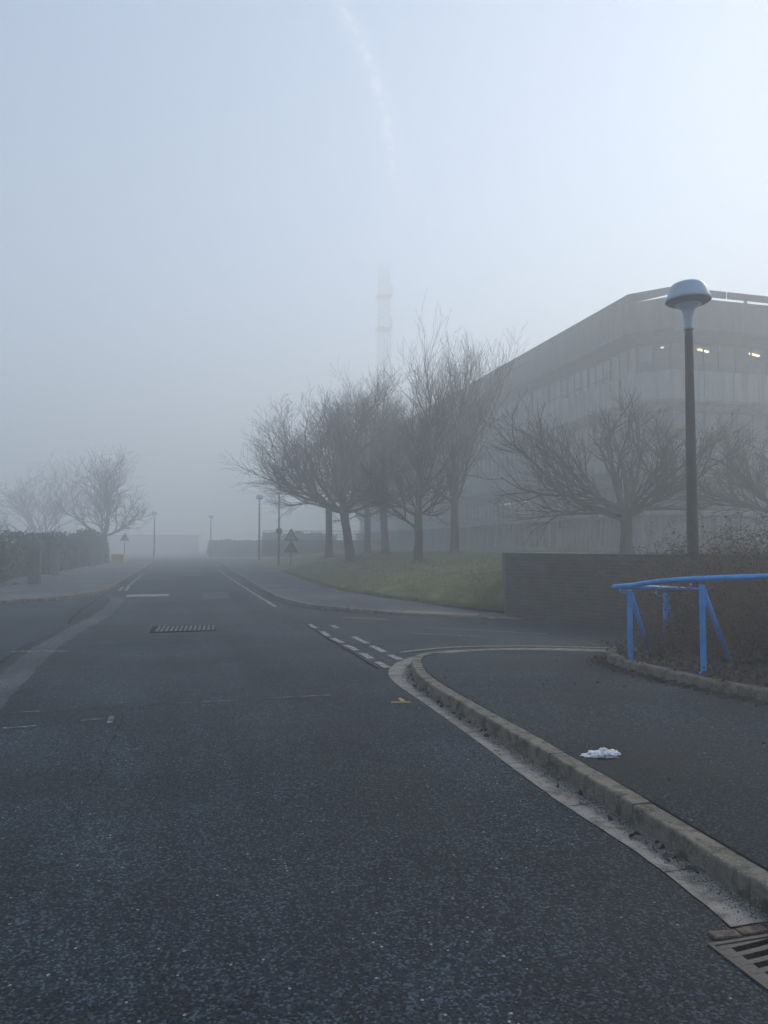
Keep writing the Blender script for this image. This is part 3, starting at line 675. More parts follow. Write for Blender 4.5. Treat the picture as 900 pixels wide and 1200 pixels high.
# raised roof-edge rail with open slot beneath it
m = MB()
segs = [(Vector((BX, BY + CH + 3 + 6.0 * i, 0)), Vector((BX, BY + CH + 3 + 6.0 * i + 5.88, 0))) for i in range(0, 10)] + [(Vector((BX + CH * .9 + 3.4 + 4.6 * i, BY, 0)), Vector((BX + CH * .9 + 3.4 + 4.6 * i + 4.48, BY, 0))) for i in range(0, 3)]
def rail_panel(a, b):
    mb = MB(); t = (b - a); L_ = t.length; t.normalize(); c_ = (a + b) / 2; rot = Matrix.Rotation(math.atan2(t.y, t.x), 3, 'Z')
    nn = Vector((-t.y, t.x, 0)); side = 1 if nn.dot(Vector((30, 60, 0)) - c_) > 0 else -1
    cc = c_ + nn * 0.09 * side; low = abs(t.y) > .5; mb.box((cc.x, cc.y, 14.19 if low else 14.27), (L_, 0.1, 0.50 if low else 0.34), rot)
    if low: return mb
    for k in (-.25, .25): q = cc + t * L_ * k; mb.box((q.x, q.y, 14.01), (0.16, 0.08, 0.2), rot)
    return mb
for a, b in segs: local(rail_panel(a, b), bd).build('roof_rail', M['fascia'], bd)
m = MB(); c1 = Vector((BX, BY + CH + 2.88, 0)); c2 = Vector((BX, BY + CH, 0)); c3 = Vector((BX + CH * .9, BY, 0)); c4 = Vector((BX + CH * .9 + 3.28, BY, 0))
pt = [c1, c2, c3, c4]; o = 0
for q, n_ in zip(pt, (Vector((1, 0, 0)), Vector((.95, .4, 0)), Vector((.4, .95, 0)), Vector((0, 1, 0)))):
    lz = 13.94 if q.y > BY + .5 else 14.10
    for a, z in ((0.04, lz), (0.14, lz), (0.14, 14.44), (0.04, 14.44)): w_ = q + n_ * a; m.v.append((w_.x, w_.y, z))
for i in range(3):
    for j in range(4): j2 = (j + 1) % 4; m.f.append((4 * i + j, 4 * i + j2, 4 * i + 4 + j2, 4 * i + 4 + j)); m.mi.append(0)
m.f += [(0, 1, 2, 3), (12, 13, 14, 15)]; m.mi += [0, 0]
local(m, bd).build('roof_rail', M['fascia'], bd)
# ledge and ribbed base wall
m = MB(); ring(m, [(-0.15, 3.02), (-0.15, 2.86), (0.35, 2.80), (0.35, 0.9), (1.2, 0.9), (1.2, 3.08), (0.1, 3.06)]); n0 = len(m.f)
for i in range(130): m.box((BX + 0.32, BY + CH + 0.3 + 0.5 * i, 2.0), (0.12, 0.16, 1.6), mi=0)
for i in range(60): m.box((BX + CH * .9 + 0.25 + 0.3 * i, BY + 0.32, 2.0), (0.10, 0.12, 1.6))
for q in range(n0, len(m.f)): m.mi[q] = 1
local(m, bd).build('base_wall', [M['conc'], M['ribs']], bd)
m = MB(); m.box((BX + CH + 2.1, BY + .05, 2.1), (.10, .10, 2.0)); local(m, bd).build('drain_pipe', M['frame'], bd)
# rooms behind the glass
m = MB()
for za, zb in ((10.0, 12.3), (6.5, 8.75), (3.0, 5.0)):
    ring(m, [(6.0, za), (6.0, zb + .2), (6.2, zb + .2), (6.2, za)]); ring(m, [(REC + .3, zb), (6.0, zb), (6.0, zb + .1), (REC + .3, zb + .1)]); ring(m, [(REC - .1, za + .05), (6.0, za + .05), (6.0, za - .1), (REC - .1, za - .1)])
local(m, bd).build('room_shell', M['room'], bd)
# windows: one part per bay, frame with panes, some with a blind
rw = random.Random(9)
def window(a, b, zb, zt, blind, npan=3):
    """bay between plan points a and b"""
    t = (b - a); L_ = t.length; t.normalize(); rot = Matrix.Rotation(math.atan2(t.y, t.x), 3, 'Z'); mid = (a + b) / 2; hgt = zt - zb
    n_ = Vector((-t.y, t.x, 0))
    if n_.dot(Vector((60, 70, 0)) - mid) < 0: n_ = -n_
    mb = MB()
    for z in (zb + .03, zt - .03): mb.box((mid.x, mid.y, z), (L_, .08, .06), rot)
    for k in range(npan + 1):
        q = a + t * (L_ * k / npan); wd = .07 if k in (0, npan) else .05; q = q + t * (.035 if k == 0 else (-.035 if k == npan else 0)); mb.box((q.x, q.y, (zb + zt) / 2), (wd, .078, hgt - .12), rot)
    if rw.random() < .4: q = mid; mb.box((q.x, q.y, zb + hgt * .32), (L_ - .14, .06, .05), rot)
    for k in range(npan):
        q = a + t * (L_ * (k + .5) / npan); mb.box((q.x, q.y, (zb + zt) / 2), (L_ / npan - .05, .012, hgt - .12), rot, mi=1)
    for k in range(npan):
        if rw.random() < blind:
            full = rw.random(); bh = hgt * (1 if full < .5 else rw.uniform(.4, .9)) - .12
            q = a + t * (L_ * (k + .5) / npan) + n_ * .16; mb.box((q.x, q.y, zt - .06 - bh / 2), (L_ / npan - .06, .02, bh), rot, mi=2)
    return local(mb, bd).build('window', [M['frame'], M['glass'], M['blind']], bd)
wl = off(base, REC - 0.05)
levels_ = [(10.22, 11.82, .75), (6.64, 8.27, .55), (3.07, 4.52, .45)]
for li, (za, zb, bl) in enumerate(levels_):
    p, q = wl[1], wl[0]; n_ = 26; t = (q - p) / n_
    for k in range(n_): window(p + t * k, p + t * (k + 1), za, zb, bl)
    window(wl[2], wl[1], za, zb, .2, 2)
    p, q = wl[2], wl[3]; n_ = 6; t = (q - p) / n_
    for k in range(n_): window(p + t * k, p + t * (k + 1), za, zb, 0 if li == 0 else .4)
def room_lamp(x, y, z, ln, rz, mat):
    m = MB(); rot = Matrix.Rotation(rz, 3, 'Z'); m.box((x, y, z), (ln, .12, .06), rot); local(m, bd).build('ceiling_lamp', M[mat], bd)
room_lamp(27.25, 33.9, 11.77, .95, 0.35, 'warm'); room_lamp(30.6, 33.9, 11.77, .95, 0.35, 'warm'); room_lamp(24.75, 34.0, 11.79, .14, 0.0, 'cool')
room_lamp(24.2, 49.0, 11.78, .6, 1.57, 'cool'); room_lamp(24.2, 49, 4.48, 1.0, 1.57, 'cool'); room_lamp(24.2, 52.5, 4.48, 1.0, 1.57, 'cool'); room_lamp(24.2, 53, 8.23, .8, 1.57, 'cool')

bd.location.z = 1.47; bd.scale = (1, 1, 1.015)
# ------------------------------------------------------------------ lattice mast in the fog
ck = empty('lattice_mast', (41.0, 151, 0)); ck.scale = (1.28, 1.28, 1.28); tag(ck, 'tall slim lattice mast nearly lost in fog above the bare trees', 'mast')
def lat(z0_, z1_, w0, w1, st_, r_):
    m = MB(); cs = ((-1, -1), (1, -1), (1, 1), (-1, 1)); k = int((z1_ - z0_) / st_)
    def wz(z): return w0 + (w1 - w0) * (z - z0_) / (z1_ - z0_)
    for cx_, cy_ in cs: m.tube([(cx_ * w0, cy_ * w0, z0_), (cx_ * w1, cy_ * w1, z1_)], r_ * 1.6, 5)
    for i in range(k):
        za, zb = z0_ + i * st_, z0_ + (i + 1) * st_
        for q in range(4):
            a, b = cs[q], cs[(q + 1) % 4]
            m.tube([(a[0] * wz(za), a[1] * wz(za), za), (b[0] * wz(zb), b[1] * wz(zb), zb)], r_, 3); m.tube([(b[0] * wz(za), b[1] * wz(za), za), (a[0] * wz(zb), a[1] * wz(zb), zb)], r_, 3)
            m.tube([(a[0] * wz(zb), a[1] * wz(zb), zb), (b[0] * wz(zb), b[1] * wz(zb), zb)], r_, 3)
    return m
lat(0, 49, 1.15, .78, 1.5, .035).build('lattice', M['metalgrey'], ck)
m = MB(); m.tube([(0, 0, 0), (0, 0, 48.5)], .07, 8); m.build('cable_riser', M['metalgrey'], ck)
for z in (29.5, 37.5, 43.0):
    m = MB(); m.box((0, 0, z), (2.6, 2.6, .1)); m.build('platform', M['metalgrey'], ck)
    m = MB(); m.box((1.25, -.3, z + 1.2), (.2, .3, 1.6)); m.build('antenna_panel', M['metalgrey'], ck)

# ------------------------------------------------------------------ street lamps
def make_lamp(loc, h, label, group, nseg=32):
    r_ = empty('street_lamp', loc); tag(r_, label, 'street lamp', group)
    m = MB(); m.lathe([(0, -.02), (.20, -.02), (.20, .02), (.105, .03), (.10, .9), (.092, .95), (.062, h * .86), (.050, h - .62), (0.0, h - .62)], n=20); m.build('post', M['post'], r_, smooth=True)
    m = MB(); m.lathe([(0.052, h - .68), (.075, h - .68), (.075, h - .65), (.066, h - .64), (.072, h - .50), (.078, h - .42), (.11, h - .34), (.20, h - .285), (.20, h - .28), (.0, h - .28)], n=nseg); m.build('neck', M['lampblue'], r_, smooth=True)
    m = MB(); m.lathe([(0.15, h - .29), (.22, h - .272), (.30, h - .25), (.335, h - .225)], n=nseg); m.build('reflector', M['lampunder'], r_, smooth=True)
    m = MB(); m.lathe([(.335, h - .226), (.345, h - .222), (.347, h - .205), (.328, h - .16), (.298, h - .07), (.265, h + .01), (.235, h + .045), (.18, h + .07), (.09, h + .08), (0.0, h + .082)], n=nseg); m.build('cap', M['lampblue'], r_, smooth=True)
    return r_
lamp = make_lamp((7.68, 9.88, 0.05), 5.60, 'tall street lamp with pale blue mushroom head standing in the shrub bed', 'mushroom street lamps')
for (x, y, z, lab) in ((6.4, 65, .35, 'misty street lamp behind the round sign, at the far end of the right pavement'), (3.5, 100, 0, 'faint distant lamp standing alone beyond the end of the road'), (-3.3, 92, 0, 'fog-faded lamp at the far left of the road end')):
    c = copy_tree(lamp); c.location = (x, y, z); c['label'] = lab

# ------------------------------------------------------------------ signs
def tri_sign(mb, c, s, t=.012, mi=0):
    h = s * .866; p = [(-s / 2, -h / 3), (s / 2, -h / 3), (0, h * 2 / 3)]; pts = []
    for k in range(3):       # rounded corners
        a = Vector(p[k]); b = Vector(p[(k + 1) % 3]); z = Vector(p[k - 1])
        pts += [a.lerp(z, .07), a.lerp(Vector((0, 0)), .04), a.lerp(b, .07)]
    n_ = len(pts); o = [(c[0] + q.x, c[1] - t / 2, c[2] + q.y) for q in pts] + [(c[0] + q.x, c[1] + t / 2, c[2] + q.y) for q in pts]
    mb.add(o, [tuple(range(n_)), tuple(range(2 * n_ - 1, n_ - 1, -1))] + [(k, k + n_, (k + 1) % n_ + n_, (k + 1) % n_) for k in range(n_)], mi)
sg = empty('warning_sign', (6.42, 45.5, terr(6.42, 45.5))); tag(sg, 'grey post with two triangular road signs one above the other on the grass', 'road sign')
m = MB(); m.tube([(0, 0, -.1), (0, 0, 2.05)], .038, 10); m.build('post', M['metalgrey'], sg)
for z, mat in ((1.78, 'signred'), (1.05, 'signred')):
    m = MB(); tri_sign(m, (0, -.05, z), .88); pl = m.build('sign_plate', M[mat], sg)
    m = MB(); tri_sign(m, (0, -.062, z), .62, .004); m.build('sign_face', M['signwhite'] if z > 1.2 else M['signback'], pl)
m = MB(); m.tube([(0, -.068, 1.66), (0, -.068, 1.86)], .035, 6); m.box((.0, -.068, 1.92), (.07, .01, .07)); m.build('symbol', M['black'], sg)
rs = empty('round_sign', (6.3, 50.5, terr(6.3, 50.5))); tag(rs, 'slim tall post carrying a small round sign left of the triangular signs', 'road sign')
m = MB(); m.tube([(0, 0, -.1), (0, 0, 4.9)], [.07, .045], 10); m.build('post', M['post'], rs)
m = MB(); v = []; m.tube([(0, -.055, 2.3), (0, -.075, 2.3)], .22, 24); m.build('sign_plate', M['signback'], rs)
ls = empty('warning_sign', (-5.35, 74, .11)); tag(ls, 'single triangular sign beside the yellow bin at the left hedge end', 'road sign')
m = MB(); m.tube([(0, 0, -.1), (0, 0, 2.5)], .038, 8); m.build('post', M['metalgrey'], ls)
m = MB(); tri_sign(m, (0, -.05, 2.2), .85); m.build('sign_plate', M['signback'], ls)
gb = empty('grit_bin', (-5.35, 67, .11)); tag(gb, 'yellow grit bin at the end of the left hedge', 'bin')
m = MB(); m.box((0, 0, .32), (.95, .7, .64), taper=1.08); m.build('body', M['bin'], gb, bevel=.03)
m = MB(); m.box((0, 0, .70), (1.08, .8, .14), taper=.8); m.build('lid', M['bin'], gb, bevel=.03)

# ------------------------------------------------------------------ foliage helpers
def leaf(mb, p, s, rg_, elong=1.7):
    n_ = Vector((rg_.gauss(0, 1), rg_.gauss(0, 1), rg_.gauss(0, 1))).normalized(); a = n_.orthogonal().normalized(); a = Matrix.Rotation(rg_.uniform(0, 6.28), 3, n_) @ a; b = n_.cross(a)
    p = Vector(p); q = n_ * s * .18
    mb.add([tuple(p - a * s * elong / 2), tuple(p + b * s / 2 + q), tuple(p + a * s * elong / 2), tuple(p - b * s / 2 + q)], [(0, 1, 2, 3)])
def twig(mb, p, d, ln, r, rg_, n_=5, grav=.0, wob=.22, sides=3):
    pts = [Vector(p)]; d = Vector(d).normalized(); rad = [r]
    for k in range(n_):
        d = (d + Vector((rg_.gauss(0, wob), rg_.gauss(0, wob), rg_.gauss(0, wob) - grav))).normalized(); pts.append(pts[-1] + d * ln / n_); rad.append(max(.0008, r * (1 - .8 * (k + 1) / n_)))
    mb.tube(pts, rad, sides, caps=False); return pts
def hedge(path, width, hgt, seed, label, name='hedge', nleaf=9000, cat='hedge', group=None, z0=0.05, leafs=.09, nstem=500, top=None, wild=.5):
    rg_ = random.Random(seed); P = resample(path, .5); N = normals(P); r_ = empty(name, tuple(P[0])); tag(r_, label, cat, group)
    lf = MB(); st = MB(); core = MB()
    def hh(p): return hgt * (1 + .30 * noise.noise(Vector((p.x * .5, p.y * .5, seed))) + .06 * noise.noise(Vector((p.x * 2, p.y * 2, seed))))
    for _ in range(nleaf):
        i = rg_.randrange(len(P) - 1); f_ = rg_.random(); c_ = P[i].lerp(P[i + 1], f_); H_ = hh(c_)
        z = H_ * (rg_.random() ** .75); ww = width / 2 * (1 - .25 * (z / H_) ** 3) * (1 + .18 * noise.noise(Vector((c_.x * 1.2, c_.y * 1.2, z * 1.5))))
        a = rg_.choice((-1, 1)) * ww * (1 - .35 * rg_.random() ** 1.5) if z < H_ * .85 else rg_.uniform(-ww, ww)
        q = c_ + N[i] * a; leaf(lf, (q.x, q.y, z0 + z), leafs * rg_.uniform(.6, 1.3), rg_)
    for _ in range(nstem):
        i = rg_.randrange(len(P) - 1); c_ = P[i].lerp(P[i + 1], rg_.random()); H_ = hh(c_); a = rg_.uniform(-.8, .8) * width / 2; q = c_ + N[i] * a
        twig(st, (q.x, q.y, z0 + H_ * rg_.uniform(.5, .95)), (rg_.gauss(0, .5), rg_.gauss(0, .5), 1), wild * rg_.uniform(.5, 2.0), .016, rg_, 6, .05, .28)
    prof = [(-width * .40, z0), (-width * .40, hgt * .6), (-width * .30, hgt * .82), (0, hgt * .86), (width * .30, hgt * .82), (width * .40, hgt * .6), (width * .40, z0)]
    sweep(core, P, prof)
    core.v = [(x + .12 * width * noise.noise(Vector((x * 2, y * 2, z * 2))), y + .12 * noise.noise(Vector((x * 2 + 9, y * 2, z * 2))), z + (.1 * width + .1 * (width > 2) * hgt * 2.5 * (z > 1)) * noise.noise(Vector((x * (.6 if width > 2 else 1.5), y * 1.5, 7)))) for x, y, z in core.v]
    local(core, r_).build('inner_growth', M['hedge'], r_, smooth=True); local(lf, r_).build('leaves', M['hedge'], r_); local(st, r_).build('stems', M['twig'], r_)
    return r_
hedge([(-22, 25.5), (-13, 27.3), (-8.4, 28.9), (-6.75, 30.4)], 1.5, 1.85, 1, 'overgrown hedge at the left edge with wild twigs on top', nleaf=14000, nstem=420, wild=.75)
hedge([(-8.6, 32.5), (-8.3, 36), (-8.0, 40.2)], 1.5, 2.0, 2, 'hedge set back between the first and second gate pillars', nleaf=7000, nstem=200)
hedge([(-7.3, 40.5), (-7.2, 47), (-7.15, 54.5)], 1.6, 2.1, 3, 'middle hedge behind pale edging between the two gateways', nleaf=9000, nstem=260, wild=.7)
hedge([(-7.2, 56), (-7.1, 62), (-7.0, 68.5)], 1.6, 2.4, 4, 'far hedge ending beside the yellow bin', nleaf=7000, nstem=160, leafs=.12)
for k, (x, y, lab) in enumerate(((-5.45, 30.8, 'nearest concrete gate pillar at the end of the left hedge'), (-6.2, 40.3, 'second concrete gate pillar, across the first opening in the hedge'), (-6.05, 55.3, 'third concrete gate pillar, where the middle hedge ends'), (-6.05, 60.2, 'furthest concrete gate pillar against the far hedge'))):
    m = MB(); m.box((0, 0, .62), (.40, .40, 1.24)); m.box((0, 0, 1.27), (.46, .46, .06), taper=.9)
    o = tag(m.build('gate_pillar', M['pillar'], bevel=.012), lab, 'pillar', 'concrete gate pillars along the left pavement'); o.location = (x, y, .1)
hedge([(4.0, 112), (10, 110), (17, 112)], 3.0, 2.2, 5, 'misty far hedge across the end of the road', nleaf=6000, nstem=160, leafs=.3)
hedge([(10.5, 100), (14, 99), (20, 100)], 3.0, 3.0, 7, 'misty clump of bushes on the right beyond the cross road', nleaf=4000, nstem=60, leafs=.25, name='bush', cat='bush')
fb = empty('low_building', (-6.5, 185, 0)); tag(fb, 'low flat building barely showing through the fog at the road end', 'building')
m = MB(); m.box((0, 0, 1.9), (20, 9, 3.8)); m.build('wall', M['farwall'], fb); m = MB(); m.box((0, 0, 3.95), (20.8, 9.8, .3)); m.build('roof', M['farroof'], fb)
# brown bank wall with white rail beyond the lawn
bwf = empty('low_brick_wall', (14, 73, .6)); tag(bwf, 'low brown brick wall with white railings beyond the grass bank', 'wall')
m = MB(); m.box((0, 0, .75), (13, .35, 1.6)); m.build('wall', plain('brown_brick_far', (.13, .07, .05), (.18, .10, .075), 3, .9, 0), bwf)
m = MB()
for z in (1.85, 2.15, 2.45): m.tube([(-6.4, 0, z), (6.4, 0, z)], .035, 6)
for k in range(9): m.tube([(-6.4 + 1.6 * k, 0, 1.5), (-6.4 + 1.6 * k, 0, 2.47)], .035, 6)
m.build('railing', M['signwhite'], bwf)

# ------------------------------------------------------------------ shrub bed
BED = [(9.5, 9.4), (6.6, 9.55), (5.25, 8.45), (4.99, 7.6), (5.03, 6.95), (5.13, 6.2), (5.32, 5.55), (5.75, 4.7), (6.6, 3.4), (8, 1.2)]
BP = resample(BED, .15)
bk = MB(); i = 0; BPb = [p for p in BP if not (p.x > 5.6 and p.y > 8.7)]
while i < len(BPb) - 1:
    s = 0; j = i; seg = [BPb[i].copy()]
    while j < len(BPb) - 1 and s < .9: s += (BPb[j + 1] - BPb[j]).length; j += 1; seg.append(BPb[j].copy())
    if len(seg) < 2: break
    dz = rng.uniform(-.012, .012); t0 = (seg[1] - seg[0]).normalized(); t1 = (seg[-1] - seg[-2]).normalized(); seg[0] += t0 * .004; seg[-1] -= t1 * .004
    sweep(bk, seg, [(-x, z) for x, z in [(.13, .02), (.13, .195 + dz), (.11, .21 + dz), (.02, .212 + dz), (.006, .20 + dz), (0, .185 + dz), (0, .02)]][::-1])
    i = j
bk.v = [(x + .007 * noise.noise(Vector((x * 8, y * 8, z * 8))), y + .007 * noise.noise(Vector((x * 8, y * 8 + 7, z * 8))), z + .010 * noise.noise(Vector((x * 5, y * 5, 3)))) for x, y, z in bk.v]
struct('bed_kerb', bk, M['kerb'])
so = MB(); cen = Vector((8.6, 6.0, 0)); nr = 16
for p in BP:
    for k in range(nr + 1):
        q = p.lerp(cen, k / nr + .02); mound = .12 * min(1, k / 5) + .05 * noise.noise(Vector((q.x * 2, q.y * 2, 0)))
        so.v.append((q.x, q.y, (.15 if p.y < 8.9 else .06) + (mound if k else 0)))
for i in range(len(BP) - 1):
    for k in range(nr): q = i * (nr + 1) + k; so.f.append((q, q + 1, q + nr + 2, q + nr + 1)); so.mi.append(0)
struct('soil', so, M['soil'], smooth=True)
rb = random.Random(77)
def in_bed(x, y, m_=0.0):
    # inside the outline
    c_ = False; n_ = len(BED)
    for i in range(n_):
        xi, yi = BED[i]; xj, yj = BED[i - 1]
        if (yi > y) != (yj > y) and x < (xj - xi) * (y - yi) / (yj - yi) + xi: c_ = not c_
    return c_
def make_shrub(x, y, rx, hgt, seed, label, nst=60, green=.15, ntw=7, leafn=3):
    rg_ = random.Random(seed); r_ = empty('shrub', (x, y, .18)); tag(r_, label, 'shrub', 'bare brown shrubs in the kerbed bed')
    st = MB(); lf = MB(); lb = MB()
    for _ in range(nst):
        a = rg_.uniform(0, 6.283); rr = rx * .35 * math.sqrt(rg_.random()); el = rg_.uniform(.15, 1.0)
        ln = hgt * rg_.uniform(.75, 1.2)
        pts = twig(st, (math.cos(a) * rr, math.sin(a) * rr, 0), (math.cos(a) * el * rx / hgt * .9, math.sin(a) * el * rx / hgt * .9, 1), ln, .007, rg_, 7, .05, .13, 4)
        for _k in range(ntw):
            q = rg_.choice(pts[1:]); t2 = twig(st, q, (rg_.gauss(0, 1), rg_.gauss(0, 1), rg_.uniform(-.1, 1.0)), ln * rg_.uniform(.2, .42), .0032, rg_, 4, .04, .25)
            for _m in range(3):
                q2 = rg_.choice(t2[1:]); t3 = twig(st, q2, (rg_.gauss(0, 1), rg_.gauss(0, 1), rg_.uniform(-.4, .8)), ln * rg_.uniform(.08, .2), .0018, rg_, 3, .02, .3)
                for _l in range(leafn):
                    q3 = rg_.choice(t3); tgt = lf if (rg_.random() < green * (1.6 if q3.z > hgt * .75 else .35)) else lb
                    if tgt is lf or rg_.random() < .35: leaf(tgt, q3 + Vector((rg_.gauss(0, .015), rg_.gauss(0, .015), rg_.gauss(0, .015))), .019 * rg_.uniform(.6, 1.3), rg_)
    st.build('stems', M['twigbrown'], r_); lb.build('dead_leaves', M['leafbrown'], r_); lf.build('green_leaves', M['leafgreen'], r_)
    return r_
SH = [(6.75, 7.75, .75, 1.15, 'brown shrub right behind the second blue post', .1), (7.5, 8.7, .9, 1.45, 'shrub with green leaves on top at the foot of the lamp post', 1.0),
      (7.0, 6.7, .8, 1.25, 'tangled brown shrub at the right edge behind the blue rail', .05), (8.3, 7.9, 1.0, 1.5, 'tall twiggy shrub at the back of the bed by the right edge', .3),
      (7.9, 6.5, .9, 1.35, 'dense shrub deep in the bed at the right edge', .1), (6.6, 9.0, .5, .95, 'sparse low shrub around the rear blue post', .1), (6.2, 7.2, .5, .62, 'low straggly shrub just inside the bed kerb', .05), (5.9, 8.1, .45, .5, 'smallest straggly shrub beside the leaning brace of the first post', .05),
      (6.7, 5.9, .8, 1.15, 'brown shrub nearest the camera inside the bed', .05), (7.4, 9.6, .7, 1.35, 'thin shrub against the brick wall behind the bed', .35)]
for k, (x, y, rx, hg, lab, gn) in enumerate(SH): make_shrub(x, y, rx, hg, 200 + k, lab, nst=int(95 * rx / .8), green=gn)
# leaf litter and fallen twigs
lt = MB()
for _ in range(9000):
    x = rb.uniform(4.9, 9); y = rb.uniform(3.5, 9.6)
    if in_bed(x, y): z = .22 + rb.uniform(0, .07)
    else: continue
    if x > 5.2 and rb.random() < .0: continue
    leaf(lt, (x, y, z), rb.uniform(.015, .045), rb)
nb = 0
while nb < 2600:       # swept against the outside of the bed kerb
    i = rb.randrange(len(BPb)); p = BPb[i]
    if p.y < 3.4 or p.y > 8.7: continue
    n_ = normals(BPb)[i] if False else None
    dd = abs(rb.gauss(0, .11)) + .01
    q = (p - Vector((7.2, 6.6, 0))).normalized(); lx, ly = p.x + q.x * dd, p.y + q.y * dd
    leaf(lt, (lx, ly, pave_h(lx, ly) + .006 + rb.uniform(0, .012)), rb.uniform(.010, .032), rb); nb += 1
for _ in range(260):
    x = rb.uniform(5.1, 7.5); y = rb.uniform(4, 9.3)
    if in_bed(x, y): twig(lt, (x, y, .26), (rb.gauss(0, 1), rb.gauss(0, 1), .15), rb.uniform(.1, .4), .003, rb, 4, .02)
tag(lt.build('leaf_litter', M['leafbrown']), None, None, None, 'stuff')
# grit swept along the kerb foot and pale chippings on the road
def pebble(mb, x, y, z, s, rg_):
    v = [(x + s * rg_.uniform(-1, 1) * .6 + a * s, y + b * s * rg_.uniform(.6, 1), z + c_ * s * .6) for a, b, c_ in ((1, 0, 0), (0, 1, 0), (-1, 0, 0), (0, -1, 0), (0, 0, 1))]
    mb.add(v, [(0, 1, 4), (1, 2, 4), (2, 3, 4), (3, 0, 4)])
gp = MB(); gd = MB(); lt2 = MB()
for _ in range(14000):
    y = rb.uniform(0.5, 9.3); xk = lerp_poly([(a[1], a[0]) for a in KERB[:10]], y); dd = min(.5, abs(rb.gauss(0, .055))) + .004
    if HOLE[2] < y < HOLE[3]: continue
    pebble(gd if rb.random() < .72 else gp, xk - dd, y, .006, rb.uniform(.0015, .0048), rb)
for _ in range(420):
    y = rb.uniform(1.2, 9.3); xk = lerp_poly([(a[1], a[0]) for a in KERB[:10]], y); x = xk - rb.uniform(.02, 2.6)
    if x > x0 - .02 and y0 - .03 < y < y1 + .03: continue
    pebble(gp, x, y, .002, rb.uniform(.0015, .0035), rb)
for _ in range(60):
    y = rb.uniform(3, 9.2); xk = lerp_poly([(a[1], a[0]) for a in KERB[:10]], y); leaf(gd, (xk - abs(rb.gauss(0, .05)) - .01, y, .014), rb.uniform(.015, .04), rb)
for _ in range(70):
    x = rb.uniform(2.7, 5.2); y = rb.uniform(1.5, 9); leaf(lt2, (x, y, pave_h(x, y) + .006), rb.uniform(.012, .03), rb)
tag(lt2.build('fallen_leaves', M['leafbrown']), None, None, None, 'stuff')
for _ in range(700):
    x = rb.uniform(2.7, 5.0); y = rb.uniform(1.5, 9); pebble(gp if rb.random() < .7 else gd, x, y, pave_h(x, y) + .001, rb.uniform(.0012, .003), rb)
tag(gp.build('gravel', plain('pale_grit', (.22, .21, .19), (.40, .39, .36), 40, .8, 0)), None, None, None, 'stuff')
tag(gd.build('grit', plain('dark_grit', (.02, .018, .015), (.06, .05, .04), 40, .9, 0)), None, None, None, 'stuff')
# grass
gb_ = MB(); rgx = random.Random(5)
for _ in range(52000):
    y = 15.5 + 27 * rgx.random() ** 1.7; e = lawn_edge(y); dd = 9.5 * rgx.random() ** 1.5; x = e + dd - .04
    z = lawn_h(x, y); hgt = rgx.uniform(.03, .085) * (1.5 if dd < .15 else 1); a = rgx.uniform(0, 3.14); w_ = .008; ca, sa = math.cos(a) * w_, math.sin(a) * w_; lx, ly = rgx.gauss(0, .025), rgx.gauss(0, .025)
    gb_.add([(x - ca, y - sa, z), (x + ca, y + sa, z), (x + lx, y + ly, z + hgt)], [(0, 1, 2)])
for _ in range(9000):
    y = 15.5 + 24 * rgx.random() ** 1.4; e = lawn_edge(y); q = abs(noise.noise(Vector((y * 2.1, 3, 0)))) * .22; x = e + rgx.uniform(-q, .1); a = rgx.uniform(0, 3.14); ca, sa = math.cos(a) * .009, math.sin(a) * .009
    gb_.add([(x - ca, y - sa, .11), (x + ca, y + sa, .11), (x + rgx.gauss(-.03, .03), y + rgx.gauss(0, .03), .11 + rgx.uniform(.04, .13))], [(0, 1, 2)])
tag(gb_.build('grass', M['blade']), None, None, None, 'stuff')
gt = MB()       # taller tufts round the trunks and along the wall
for (x, y, *_r) in TREES:
    for _ in range(220):
        a = rgx.uniform(0, 6.28); q = .18 + abs(rgx.gauss(0, .22)); px, py = x + q * math.cos(a), y + q * math.sin(a); z = terr(px, py); ca, sa = .01 * math.cos(a * 3), .01 * math.sin(a * 3)
        gt.add([(px - ca, py - sa, z), (px + ca, py + sa, z), (px + rgx.gauss(0, .05), py + rgx.gauss(0, .05), z + rgx.uniform(.08, .2))], [(0, 1, 2)])
tag(gt.build('grass_tufts', M['blade']), None, None, None, 'stuff')

